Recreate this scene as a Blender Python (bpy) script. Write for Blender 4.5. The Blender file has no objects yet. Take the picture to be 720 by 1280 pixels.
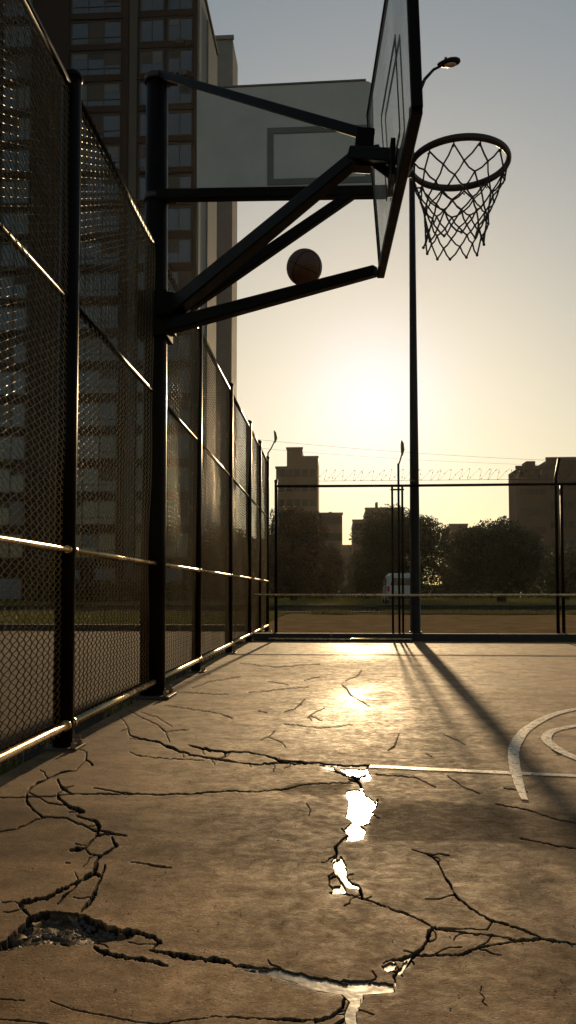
import bpy, math, random
import numpy as np
from mathutils import Vector, Matrix
random.seed(7); RNG = np.random.default_rng(11)
sc = bpy.context.scene
COL = sc.collection
H = 0.75                      # camera height
F = 1000.0                    # focal length in photo pixels (720 x 1280)
PITCH = math.atan(50 / F)            # the rest of the horizon's offset is lens shift (upright posts stay nearly parallel)
YAW = math.atan(60 / math.hypot(F, 50))      # camera looks this much to the left of +Y

# ------------------------------------------------------------------ camera
cam = bpy.data.objects.new('camera', bpy.data.cameras.new('camera')); COL.objects.link(cam)
cam.location = (0, 0, H)
cam.rotation_euler = (math.pi / 2 + PITCH, 0, YAW)
cam.data.sensor_fit = 'VERTICAL'; cam.data.sensor_height = 36; cam.data.lens = 36 * F / 1280
cam.data.shift_y = 50 / 1280
cam.data.clip_start = 0.05; cam.data.clip_end = 6000
sc.camera = cam

# measuring helpers: where a sight line meets the ground or an upright plane
RM = np.array(cam.rotation_euler.to_matrix())
CP = np.array([0, 0, H])
def ray(px, py):
    return RM @ np.array([px - 360, -(py - 690), -F], float)
def at_z(px, py, z=0.0):
    d = ray(px, py); return CP + d * ((z - H) / d[2])
def at_y(px, py, y):
    d = ray(px, py); return CP + d * (y / d[1])
def at_x(px, py, x):
    d = ray(px, py); return CP + d * (x / d[0])
def project(P):
    q = (P - CP) @ RM
    return 360 - F * q[:, 0] / q[:, 2], 690 + F * q[:, 1] / q[:, 2]

# ------------------------------------------------------------------ noise
_LAT = RNG.random((256, 256))
def vn(x, y, s=0):
    x = x + s * 17.31; y = y + s * 9.77
    xi = np.floor(x).astype(int); yi = np.floor(y).astype(int)
    fx = x - xi; fy = y - yi; fx = fx * fx * (3 - 2 * fx); fy = fy * fy * (3 - 2 * fy)
    a = _LAT[xi % 256, yi % 256]; b = _LAT[(xi + 1) % 256, yi % 256]
    c = _LAT[xi % 256, (yi + 1) % 256]; d = _LAT[(xi + 1) % 256, (yi + 1) % 256]
    return (a * (1 - fx) + b * fx) * (1 - fy) + (c * (1 - fx) + d * fx) * fy
def fbm(x, y, o=4, s=0):
    r = 0; a = .5; t = 0
    for k in range(o):
        r = r + a * vn(x * 2 ** k, y * 2 ** k, s + k); t += a; a *= .5
    return r / t
def sstep(a, b, x):
    t = np.clip((x - a) / (b - a), 0, 1); return t * t * (3 - 2 * t)

# ------------------------------------------------------------------ materials
def mat(name):
    m = bpy.data.materials.new(name); m.use_nodes = True
    nt = m.node_tree; return m, nt, nt.nodes['Principled BSDF']
def N(nt, typ, **kw):
    n = nt.nodes.new(typ)
    for k, v in kw.items():
        if k in n.inputs: n.inputs[k].default_value = v
        else: setattr(n, k, v)
    return n
def ramp(nt, src, stops):
    r = nt.nodes.new('ShaderNodeValToRGB'); e = r.color_ramp.elements
    while len(e) < len(stops): e.new(.5)
    for q, (p, c) in zip(e, stops):
        q.position = p; q.color = (*c, 1) if len(c) == 3 else c
    nt.links.new(src, r.inputs['Fac']); return r
def simple(name, col, rough=.5, metal=0, spec=.5, var=.25, scale=6, bump=.0, bscale=60, bdist=.01):
    m, nt, b = mat(name)
    tc = N(nt, 'ShaderNodeTexCoord')
    n = N(nt, 'ShaderNodeTexNoise', Scale=scale, Detail=6.0, Roughness=.65)
    nt.links.new(tc.outputs['Object'], n.inputs['Vector'])
    c = np.array(col)
    r = ramp(nt, n.outputs['Fac'], [(.3, tuple(c * (1 - var))), (.7, tuple(np.clip(c * (1 + var), 0, 1)))])
    nt.links.new(r.outputs['Color'], b.inputs['Base Color'])
    rr = ramp(nt, n.outputs['Fac'], [(.3, (max(rough - .1, .02),) * 3), (.75, (min(rough + .12, 1),) * 3)])
    nt.links.new(rr.outputs['Color'], b.inputs['Roughness'])
    b.inputs['Metallic'].default_value = metal
    b.inputs['Specular IOR Level'].default_value = spec
    if bump:
        n2 = N(nt, 'ShaderNodeTexNoise', Scale=bscale, Detail=5.0)
        nt.links.new(tc.outputs['Object'], n2.inputs['Vector'])
        bp = N(nt, 'ShaderNodeBump', Strength=bump, Distance=bdist)
        nt.links.new(n2.outputs['Fac'], bp.inputs['Height']); nt.links.new(bp.outputs['Normal'], b.inputs['Normal'])
    return m

def concrete_mat():
    m, nt, b = mat('court_concrete'); L = nt.links.new
    geo = N(nt, 'ShaderNodeNewGeometry')
    big = N(nt, 'ShaderNodeTexNoise', Scale=1.1, Detail=6.0, Roughness=.6, Distortion=.8); L(geo.outputs['Position'], big.inputs['Vector'])
    mp = N(nt, 'ShaderNodeMapping'); mp.inputs['Scale'].default_value = (1.0, 1.25, 1); L(geo.outputs['Position'], mp.inputs['Vector'])
    mid = N(nt, 'ShaderNodeTexNoise', Scale=5.0, Detail=9.0, Roughness=.72, Distortion=.5); L(mp.outputs['Vector'], mid.inputs['Vector'])
    fine = N(nt, 'ShaderNodeTexNoise', Scale=190.0, Detail=4.0, Roughness=.75); L(geo.outputs['Position'], fine.inputs['Vector'])
    speck = N(nt, 'ShaderNodeTexVoronoi', Scale=75.0); L(geo.outputs['Position'], speck.inputs['Vector'])
    c1 = ramp(nt, big.outputs['Fac'], [(.3, (.18, .103, .047)), (.7, (.32, .195, .098))])
    c2 = ramp(nt, mid.outputs['Fac'], [(.3, (.42, .38, .34)), (.5, (.9, .88, .86)), (.68, (1.35, 1.3, 1.22))])
    mx = N(nt, 'ShaderNodeMix', data_type='RGBA', blend_type='MULTIPLY'); mx.inputs['Factor'].default_value = 1
    L(c1.outputs['Color'], mx.inputs['A']); L(c2.outputs['Color'], mx.inputs['B'])
    c3 = ramp(nt, fine.outputs['Fac'], [(.3, (.6, .58, .56)), (.7, (1.3, 1.3, 1.3))])
    mx2 = N(nt, 'ShaderNodeMix', data_type='RGBA', blend_type='MULTIPLY'); mx2.inputs['Factor'].default_value = 1
    L(mx.outputs['Result'], mx2.inputs['A']); L(c3.outputs['Color'], mx2.inputs['B'])
    agg = N(nt, 'ShaderNodeTexVoronoi', Scale=150.0); L(geo.outputs['Position'], agg.inputs['Vector'])
    ar = ramp(nt, agg.outputs['Color'], [(.1, (.62, .6, .58)), (.35, (1, 1, 1)), (.75, (1, 1, 1)), (.95, (1.5, 1.48, 1.42))])
    mxa = N(nt, 'ShaderNodeMix', data_type='RGBA', blend_type='MULTIPLY'); mxa.inputs['Factor'].default_value = 1
    L(mx2.outputs['Result'], mxa.inputs['A']); L(ar.outputs['Color'], mxa.inputs['B']); mx2 = mxa
    at = N(nt, 'ShaderNodeAttribute', attribute_name='dirt_shade')
    mx3 = N(nt, 'ShaderNodeMix', data_type='RGBA', blend_type='MIX')
    mx3.inputs['B'].default_value = (.012, .009, .006, 1)
    L(at.outputs['Fac'], mx3.inputs['Factor']); L(mx2.outputs['Result'], mx3.inputs['A'])
    L(mx3.outputs['Result'], b.inputs['Base Color'])
    # roughness: smoother worn areas, rougher patches
    rg = ramp(nt, mid.outputs['Fac'], [(.3, (.97,) * 3), (.62, (.83,) * 3)])
    st = N(nt, 'ShaderNodeAttribute', attribute_name='rough')
    ad = N(nt, 'ShaderNodeMath', operation='ADD', use_clamp=True); pass
    mot = N(nt, 'ShaderNodeTexNoise', Scale=22.0, Detail=7.0, Roughness=.75, Distortion=.6); L(mp.outputs['Vector'], mot.inputs['Vector'])
    mr = ramp(nt, mot.outputs['Fac'], [(.36, (0, 0, 0)), (.6, (.2,) * 3)])
    sb = N(nt, 'ShaderNodeMath', operation='SUBTRACT'); L(rg.outputs['Color'], sb.inputs[0]); L(mr.outputs['Color'], sb.inputs[1])
    L(sb.outputs[0], ad.inputs[0]); L(st.outputs['Fac'], ad.inputs[1])
    L(ad.outputs[0], b.inputs['Roughness'])
    b.inputs['Specular IOR Level'].default_value = .13
    h1 = N(nt, 'ShaderNodeMath', operation='MULTIPLY'); h1.inputs[1].default_value = .35; L(fine.outputs['Fac'], h1.inputs[0])
    pit = ramp(nt, speck.outputs['Distance'], [(.0, (0, 0, 0)), (.28, (1, 1, 1))])
    h2 = N(nt, 'ShaderNodeMath', operation='MULTIPLY'); h2.inputs[1].default_value = .25; L(pit.outputs['Color'], h2.inputs[0])
    h3 = N(nt, 'ShaderNodeMath', operation='MULTIPLY'); h3.inputs[1].default_value = 1.1; L(mid.outputs['Fac'], h3.inputs[0])
    s1 = N(nt, 'ShaderNodeMath', operation='ADD'); L(h1.outputs[0], s1.inputs[0]); L(h2.outputs[0], s1.inputs[1])
    s2 = N(nt, 'ShaderNodeMath', operation='ADD'); L(s1.outputs[0], s2.inputs[0]); L(h3.outputs[0], s2.inputs[1])
    bp = N(nt, 'ShaderNodeBump', Strength=.6, Distance=.004); L(s2.outputs[0], bp.inputs['Height']); L(bp.outputs['Normal'], b.inputs['Normal'])
    return m

def water_mat():
    m, nt, b = mat('water'); L = nt.links.new
    b.inputs['Base Color'].default_value = (.10, .085, .06, 1)
    b.inputs['Roughness'].default_value = .19
    b.inputs['IOR'].default_value = 1.33
    b.inputs['Specular IOR Level'].default_value = 1.0
    geo = N(nt, 'ShaderNodeNewGeometry'); n = N(nt, 'ShaderNodeTexNoise', Scale=28.0, Detail=2.0); L(geo.outputs['Position'], n.inputs['Vector'])
    bp = N(nt, 'ShaderNodeBump', Strength=.25, Distance=.004); L(n.outputs['Fac'], bp.inputs['Height']); L(bp.outputs['Normal'], b.inputs['Normal'])
    return m

def leaf_mat(name, a, b_):
    m, nt, b = mat(name); L = nt.links.new
    oi = N(nt, 'ShaderNodeAttribute', attribute_name='tone')
    r = ramp(nt, oi.outputs['Fac'], [(0, a), (1, b_)]); L(r.outputs['Color'], b.inputs['Base Color'])
    b.inputs['Roughness'].default_value = .6
    tr = N(nt, 'ShaderNodeBsdfTranslucent'); L(r.outputs['Color'], tr.inputs['Color'])
    ms = N(nt, 'ShaderNodeMixShader'); ms.inputs[0].default_value = .16
    out = nt.nodes['Material Output']; L(b.outputs[0], ms.inputs[1]); L(tr.outputs[0], ms.inputs[2]); L(ms.outputs[0], out.inputs['Surface'])
    return m

M = {}
M['concrete'] = concrete_mat()
M['water'] = water_mat()
M['paint_black'] = simple('black_painted_steel', (.005, .003, .002), .4, 0, .06, .5, 9, .25, 120, .002)
M['steel_rail'] = simple('worn_galvanised_rail', (.58, .42, .22), .27, .9, .5, .25, 12, .2, 90, .002)
M['wire'] = simple('chain_link_wire', (.10, .062, .03), .22, .9, .5, .35, 5)
M['bolt'] = simple('rusty_bolt', (.28, .16, .07), .5, .6, .5, .4, 40)
M['rust'] = simple('dark_rusted_steel', (.032, .02, .014), .5, .2, .5, .5, 20, .3, 80, .003)
M['net'] = simple('net_cord', (.05, .045, .04), .8, 0, .3, .3, 30)
M['board_white'] = simple('weathered_white_board', (.48, .48, .45), .7, 0, .3, .12, 2.2, .1, 20, .004)
M['board_grey'] = simple('faded_grey_board_paint', (.16, .16, .15), .7, 0, .3, .15, 5)
M['court_paint'] = simple('worn_white_court_paint', (.56, .49, .38), .5, 0, .4, .35, 14, .4, 120, .003)
M['dark_kerb'] = simple('dark_stone_kerb', (.03, .026, .022), .85, 0, .3, .4, 8, .5, 60, .01)
M['kerb'] = simple('pale_kerb', (.34, .3, .24), .75, 0, .4, .25, 8, .4, 60, .01)
M['soil'] = simple('dark_soil', (.012, .009, .007), .95, 0, .2, .5, 5, .8, 40, .03)
M['gravel'] = simple('brown_gravel', (.20, .135, .07), 1, 0, .0, .35, 1.5, .9, 25, .05)
M['pavement'] = simple('left_pavement', (.062, .040, .023), .95, 0, .1, .3, 1.3, .6, 40, .01)
M['asphalt'] = simple('asphalt', (.03, .026, .022), 1, 0, .0, .25, 3, .5, 60, .01)
M['ground'] = simple('far_ground', (.05, .04, .02), 1, 0, .0, .4, .15, .6, 5, .1)
M['turf'] = simple('turf_soil', (.11, .10, .022), 1, 0, .0, .4, .8, .8, 12, .08)
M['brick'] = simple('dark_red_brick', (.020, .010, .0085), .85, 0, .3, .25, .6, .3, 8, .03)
M['spandrel'] = simple('grey_render', (.06, .06, .058), .8, 0, .3, .2, .8)
M['tower_grey'] = simple('grey_concrete_tower', (.17, .18, .185), .8, 0, .2, .15, .5)
M['pale_panel'] = simple('pale_blue_panel', (.10, .125, .15), .5, 0, .4, .15, .7)
M['far_wall'] = simple('distant_concrete', (.17, .12, .08), .9, 0, .2, .2, .1)
M['far_wall_dark'] = simple('distant_brick', (.10, .07, .055), .9, 0, .2, .2, .1)
M['blind_pale'] = simple('pale_blind', (.10, .105, .105), .6); M['blind_dark'] = simple('dark_curtain', (.03, .025, .022), .8); M['blind_tan'] = simple('tan_curtain', (.045, .042, .035), .8)
M['glass'] = simple('window_glass', (.035, .05, .065), .08, 0, .8, .3, .3)
M['far_glass'] = simple('dull_far_glass', (.05, .042, .034), .6, 0, .2)
M['frame'] = simple('window_frame', (.035, .03, .03), .5, 0, .4, .1, 1)
M['van_white'] = simple('white_car_paint', (.34, .33, .32), .3, 0, .5, .04, 1)
M['car_glass'] = simple('car_glass', (.02, .025, .03), .06, 0, .7, .1, 1)
M['rubber'] = simple('tyre_rubber', (.02, .02, .02), .85, 0, .3, .1, 5)
M['red_lens'] = simple('red_lens', (.25, .01, .01), .2, 0, .5, .1, 5)
M['hub'] = simple('wheel_metal', (.4, .4, .4), .35, .8, .5, .1, 5)
M['lamp_metal'] = simple('lamp_grey_metal', (.014, .010, .008), .45, 0, .15, .15, 8)
M['lamp_lens'] = simple('lamp_lens', (.55, .5, .4), .25, 0, .5, .1, 8)
M['bark'] = simple('bark', (.05, .035, .025), .95, 0, .2, .4, 4, .7, 15, .03)
M['tip_green'] = simple('green_plastic_tip', (.10, .16, .06), .5, 0, .4, .3, 8)
M['leaf_green'] = leaf_mat('green_leaves', (.020, .022, .006), (.055, .05, .014))
M['leaf_autumn'] = leaf_mat('autumn_leaves', (.03, .018, .006), (.11, .055, .015))
M['grass_blade'] = leaf_mat('grass_blades', (.07, .075, .015), (.2, .17, .04))
M['dry_leaf'] = simple('dry_leaf', (.22, .13, .05), .7, 0, .3, .4, 20)
M['rubble'] = simple('broken_concrete', (.10, .08, .06), .85, 0, .3, .4, 25, .6, 90, .004)

def worn():
    m = M['court_paint']; nt = m.node_tree; b = nt.nodes['Principled BSDF']; L = nt.links.new
    geo = N(nt, 'ShaderNodeNewGeometry'); n = N(nt, 'ShaderNodeTexNoise', Scale=45.0, Detail=8.0, Roughness=.75, Distortion=.5); L(geo.outputs['Position'], n.inputs['Vector'])
    rp = ramp(nt, n.outputs['Fac'], [(.36, (0, 0, 0)), (.5, (.85, .85, .85))]); t = N(nt, 'ShaderNodeBsdfTransparent'); ms = N(nt, 'ShaderNodeMixShader')
    L(rp.outputs['Color'], ms.inputs[0]); L(t.outputs[0], ms.inputs[1]); L(b.outputs[0], ms.inputs[2]); L(ms.outputs[0], nt.nodes['Material Output'].inputs['Surface'])
worn()
def ball_mat():
    m, nt, b = mat('basketball_leather'); L = nt.links.new
    tc = N(nt, 'ShaderNodeTexCoord'); v = N(nt, 'ShaderNodeTexVoronoi', Scale=90.0); L(tc.outputs['Object'], v.inputs['Vector'])
    r = ramp(nt, v.outputs['Distance'], [(0, (.14, .06, .026)), (.6, (.085, .033, .015))]); L(r.outputs['Color'], b.inputs['Base Color'])
    bp = N(nt, 'ShaderNodeBump', Strength=.4, Distance=.002); bp.invert = True; L(v.outputs['Distance'], bp.inputs['Height']); L(bp.outputs['Normal'], b.inputs['Normal'])
    b.inputs['Roughness'].default_value = .6; return m
M['ball'] = ball_mat()
def acrylic_mat():
    m, nt, b = mat('scratched_clear_board'); L = nt.links.new
    tc = N(nt, 'ShaderNodeTexCoord'); n = N(nt, 'ShaderNodeTexNoise', Scale=3.0, Detail=6.0); L(tc.outputs['Object'], n.inputs['Vector'])
    r = ramp(nt, n.outputs['Fac'], [(.3, (.22,) * 3), (.75, (.42,) * 3)])
    b.inputs['Base Color'].default_value = (.5, .5, .48, 1); b.inputs['Roughness'].default_value = .3
    t = N(nt, 'ShaderNodeBsdfTransparent'); t.inputs['Color'].default_value = (.86, .87, .86, 1)
    ms = N(nt, 'ShaderNodeMixShader'); L(r.outputs['Color'], ms.inputs[0]); L(t.outputs[0], ms.inputs[1]); L(b.outputs[0], ms.inputs[2])
    L(ms.outputs[0], nt.nodes['Material Output'].inputs['Surface']); return m
M['acrylic'] = acrylic_mat()

# ------------------------------------------------------------------ mesh building
class MB:
    def __init__(s): s.v = []; s.f = []; s.s = []; s.mi = []
    def add(s, v, f, smooth=False, mi=0):
        o = len(s.v); s.v += [tuple(map(float, p)) for p in v]; s.f += [tuple(i + o for i in q) for q in f]
        s.s += [smooth] * len(f); s.mi += [mi] * len(f); return s
    def box(s, a, b, mi=0, bev=0):
        x0, y0, z0 = np.minimum(a, b); x1, y1, z1 = np.maximum(a, b)
        v = [(x0, y0, z0), (x1, y0, z0), (x1, y1, z0), (x0, y1, z0), (x0, y0, z1), (x1, y0, z1), (x1, y1, z1), (x0, y1, z1)]
        return s.add(v, [(0, 3, 2, 1), (4, 5, 6, 7), (0, 1, 5, 4), (1, 2, 6, 5), (2, 3, 7, 6), (3, 0, 4, 7)], False, mi)
    def tube(s, pts, r, n=10, cap=True, smooth=True, mi=0, closed=False, flat=1.0):
        pts = [np.array(p, float) for p in pts]; k = len(pts)
        rr = r if hasattr(r, '__len__') else [r] * k
        V = []; prev = None
        for i, p in enumerate(pts):
            if closed: t = pts[(i + 1) % k] - pts[i - 1]
            else: t = pts[min(i + 1, k - 1)] - pts[max(i - 1, 0)]
            t = t / (np.linalg.norm(t) + 1e-9)
            ref = np.array([0, 0, 1.]) if abs(t[2]) < .92 else np.array([1., 0, 0])
            if prev is not None and not closed: ref = prev
            u = np.cross(t, ref); u /= np.linalg.norm(u) + 1e-9; w = np.cross(u, t)
            prev = w
            for j in range(n):
                a = 2 * math.pi * j / n + math.pi / n
                V.append(p + rr[i] * (math.cos(a) * u + math.sin(a) * w * flat))
        Fc = []
        for i in range(k if closed else k - 1):
            i2 = (i + 1) % k
            for j in range(n):
                j2 = (j + 1) % n
                Fc.append((i * n + j, i * n + j2, i2 * n + j2, i2 * n + j))
        s.add(V, Fc, smooth, mi)
        if cap and not closed:
            o = len(s.v) - len(V)
            s.f.append(tuple(o + j for j in range(n))[::-1]); s.s.append(False); s.mi.append(mi)
            s.f.append(tuple(o + (k - 1) * n + j for j in range(n))); s.s.append(False); s.mi.append(mi)
        return s
    def beam(s, a, b, w0, h0, w1=None, h1=None, mi=0, ch=.18):
        """box-section bar from a to b with chamfered corners"""
        w1 = w1 or w0; h1 = h1 or h0
        a = np.array(a, float); b = np.array(b, float); t = b - a; t /= np.linalg.norm(t)
        ref = np.array([0, 0, 1.]) if abs(t[2]) < .95 else np.array([1., 0, 0])
        u = np.cross(t, ref); u /= np.linalg.norm(u); w = np.cross(u, t); V = []
        for p, W, Hh in ((a, w0, h0), (b, w1, h1)):
            c = ch
            for (x, y) in [(-1, -1 + c), (-1 + c, -1), (1 - c, -1), (1, -1 + c), (1, 1 - c), (1 - c, 1), (-1 + c, 1), (-1, 1 - c)]:
                V.append(p + u * x * W / 2 + w * y * Hh / 2)
        Fc = [(j, (j + 1) % 8, 8 + (j + 1) % 8, 8 + j) for j in range(8)] + [tuple(range(8))[::-1], tuple(range(8, 16))]
        return s.add(V, Fc, False, mi)
    def sphere(s, c, r, nu=20, nv=12, sc_=(1, 1, 1), mi=0, z0=-1):
        V = []; Fc = []
        for i in range(nv + 1):
            ph = -math.pi / 2 + math.pi * i / nv
            for j in range(nu):
                th = 2 * math.pi * j / nu
                V.append((c[0] + r * sc_[0] * math.cos(ph) * math.cos(th), c[1] + r * sc_[1] * math.cos(ph) * math.sin(th), c[2] + r * sc_[2] * max(math.sin(ph), z0)))
        for i in range(nv):
            for j in range(nu):
                Fc.append((i * nu + j, i * nu + (j + 1) % nu, (i + 1) * nu + (j + 1) % nu, (i + 1) * nu + j))
        return s.add(V, Fc, True, mi)
    def build(s, name, m, parent=None, loc=None, bevel=0):
        me = bpy.data.meshes.new(name)
        v = np.array(s.v, float).reshape(-1, 3)
        if loc is not None: v = v - np.array(loc)
        me.from_pydata(v.tolist(), [], s.f)
        ms = m if isinstance(m, (list, tuple)) else [m]
        for q in ms: me.materials.append(q)
        me.polygons.foreach_set('use_smooth', s.s); me.polygons.foreach_set('material_index', s.mi)
        me.update(); o = bpy.data.objects.new(name, me); COL.objects.link(o)
        if loc is not None and parent is None: o.location = loc
        if parent is not None: o.parent = parent
        if bevel:
            b = o.modifiers.new('bevel', 'BEVEL'); b.width = bevel; b.segments = 2; b.limit_method = 'ANGLE'
        return o
def thing(name, label, cat, loc=(0, 0, 0), group=None):
    o = bpy.data.objects.new(name, None); COL.objects.link(o); o.location = loc; o.empty_display_size = .3
    return tag(o, label, cat, group)
def tag(o, label=None, cat=None, group=None, kind=None):
    if label: o['label'] = label
    if cat: o['category'] = cat
    if group: o['group'] = group
    if kind: o['kind'] = kind
    return o
def child(mb, name, m, root, bevel=0, label=None):
    """mb is written in world coordinates; stored relative to the root"""
    base = np.array(root.location); p = root.parent
    while p is not None: base = base + np.array(p.location); p = p.parent
    o = mb.build(name, m, root, loc=base, bevel=bevel)
    if label: o['label'] = label
    return o
def np_mesh(name, V, Q, m, smooth=True, attrs=None, parent=None, loc=None):
    me = bpy.data.meshes.new(name)
    if loc is not None: V = V - np.array(loc)
    me.vertices.add(len(V)); me.vertices.foreach_set('co', np.ascontiguousarray(V, np.float32).ravel())
    k = Q.shape[1]
    me.loops.add(Q.size); me.loops.foreach_set('vertex_index', Q.astype(np.int32).ravel())
    me.polygons.add(len(Q)); me.polygons.foreach_set('loop_start', np.arange(0, Q.size, k, dtype=np.int32))
    me.polygons.foreach_set('use_smooth', np.full(len(Q), smooth))
    me.materials.append(m)
    for nme, (dom, arr) in (attrs or {}).items():
        a = me.attributes.new(nme, 'FLOAT', dom); a.data.foreach_set('value', arr.astype(np.float32).ravel())
    me.update(calc_edges=True); me.validate()
    o = bpy.data.objects.new(name, me); COL.objects.link(o)
    if loc is not None and parent is None: o.location = loc
    if parent is not None: o.parent = parent
    return o

# ------------------------------------------------------------------ light and sky
SUN_EL = math.radians(13.6)
d = at_y(467, 700, 100.0); SUN_AZ = math.atan2(d[0], d[1])        # to the right of +Y
w = bpy.data.worlds.new('World'); sc.world = w; w.use_nodes = True
nt = w.node_tree; bg = nt.nodes['Background']
SKC = .054
sky = nt.nodes.new('ShaderNodeTexSky'); sky.sky_type = 'NISHITA'; sky.sun_disc = False
sky.sun_elevation = SUN_EL; sky.sun_rotation = SUN_AZ
sky.air_density = 1.5; sky.dust_density = .85; sky.ozone_density = 1.0; sky.altitude = 0
va = nt.nodes.new('ShaderNodeVectorMath'); va.operation = 'MULTIPLY_ADD'; va.inputs[1].default_value = (SKC,) * 3; va.inputs[2].default_value = (1, 1, 1)
vd = nt.nodes.new('ShaderNodeVectorMath'); vd.operation = 'DIVIDE'        # soft shoulder on the bright aureole, like hazy air
nt.links.new(sky.outputs[0], va.inputs[0]); nt.links.new(sky.outputs[0], vd.inputs[0]); nt.links.new(va.outputs[0], vd.inputs[1])
sdir = (math.sin(SUN_AZ) * math.cos(SUN_EL), math.cos(SUN_AZ) * math.cos(SUN_EL), math.sin(SUN_EL))
tcw = nt.nodes.new('ShaderNodeTexCoord'); dp = nt.nodes.new('ShaderNodeVectorMath'); dp.operation = 'DOT_PRODUCT'; dp.inputs[1].default_value = sdir
nt.links.new(tcw.outputs['Generated'], dp.inputs[0])           # circumsolar glow of hazy air, brightest round the sun's direction
def wmath(op, a, b):
    n = nt.nodes.new('ShaderNodeMath'); n.operation = op
    for k, v in ((0, a), (1, b)):
        if isinstance(v, (int, float)): n.inputs[k].default_value = v
        else: nt.links.new(v, n.inputs[k])
    return n.outputs[0]
pw = wmath('MULTIPLY', wmath('POWER', wmath('MAXIMUM', dp.outputs['Value'], 0), 260.0), 1.0)
gl = nt.nodes.new('ShaderNodeVectorMath'); gl.operation = 'SCALE'; gl.inputs[0].default_value = (1.0, 1.3, 3.2); nt.links.new(pw, gl.inputs['Scale'])
sm = nt.nodes.new('ShaderNodeVectorMath'); sm.operation = 'ADD'; nt.links.new(vd.outputs[0], sm.inputs[0]); nt.links.new(gl.outputs[0], sm.inputs[1])
nt.links.new(sm.outputs[0], bg.inputs['Color']); bg.inputs['Strength'].default_value = .093
sl = bpy.data.lights.new('sun', 'SUN'); so = bpy.data.objects.new('sun', sl); COL.objects.link(so)
sl.energy = 4.2; sl.angle = math.radians(.9); sl.color = (1, .70, .37)
S = Vector((math.sin(SUN_AZ) * math.cos(SUN_EL), math.cos(SUN_AZ) * math.cos(SUN_EL), math.sin(SUN_EL)))
so.rotation_euler = S.to_track_quat('Z', 'Y').to_euler(); so.location = (0, 0, 20)

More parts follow.
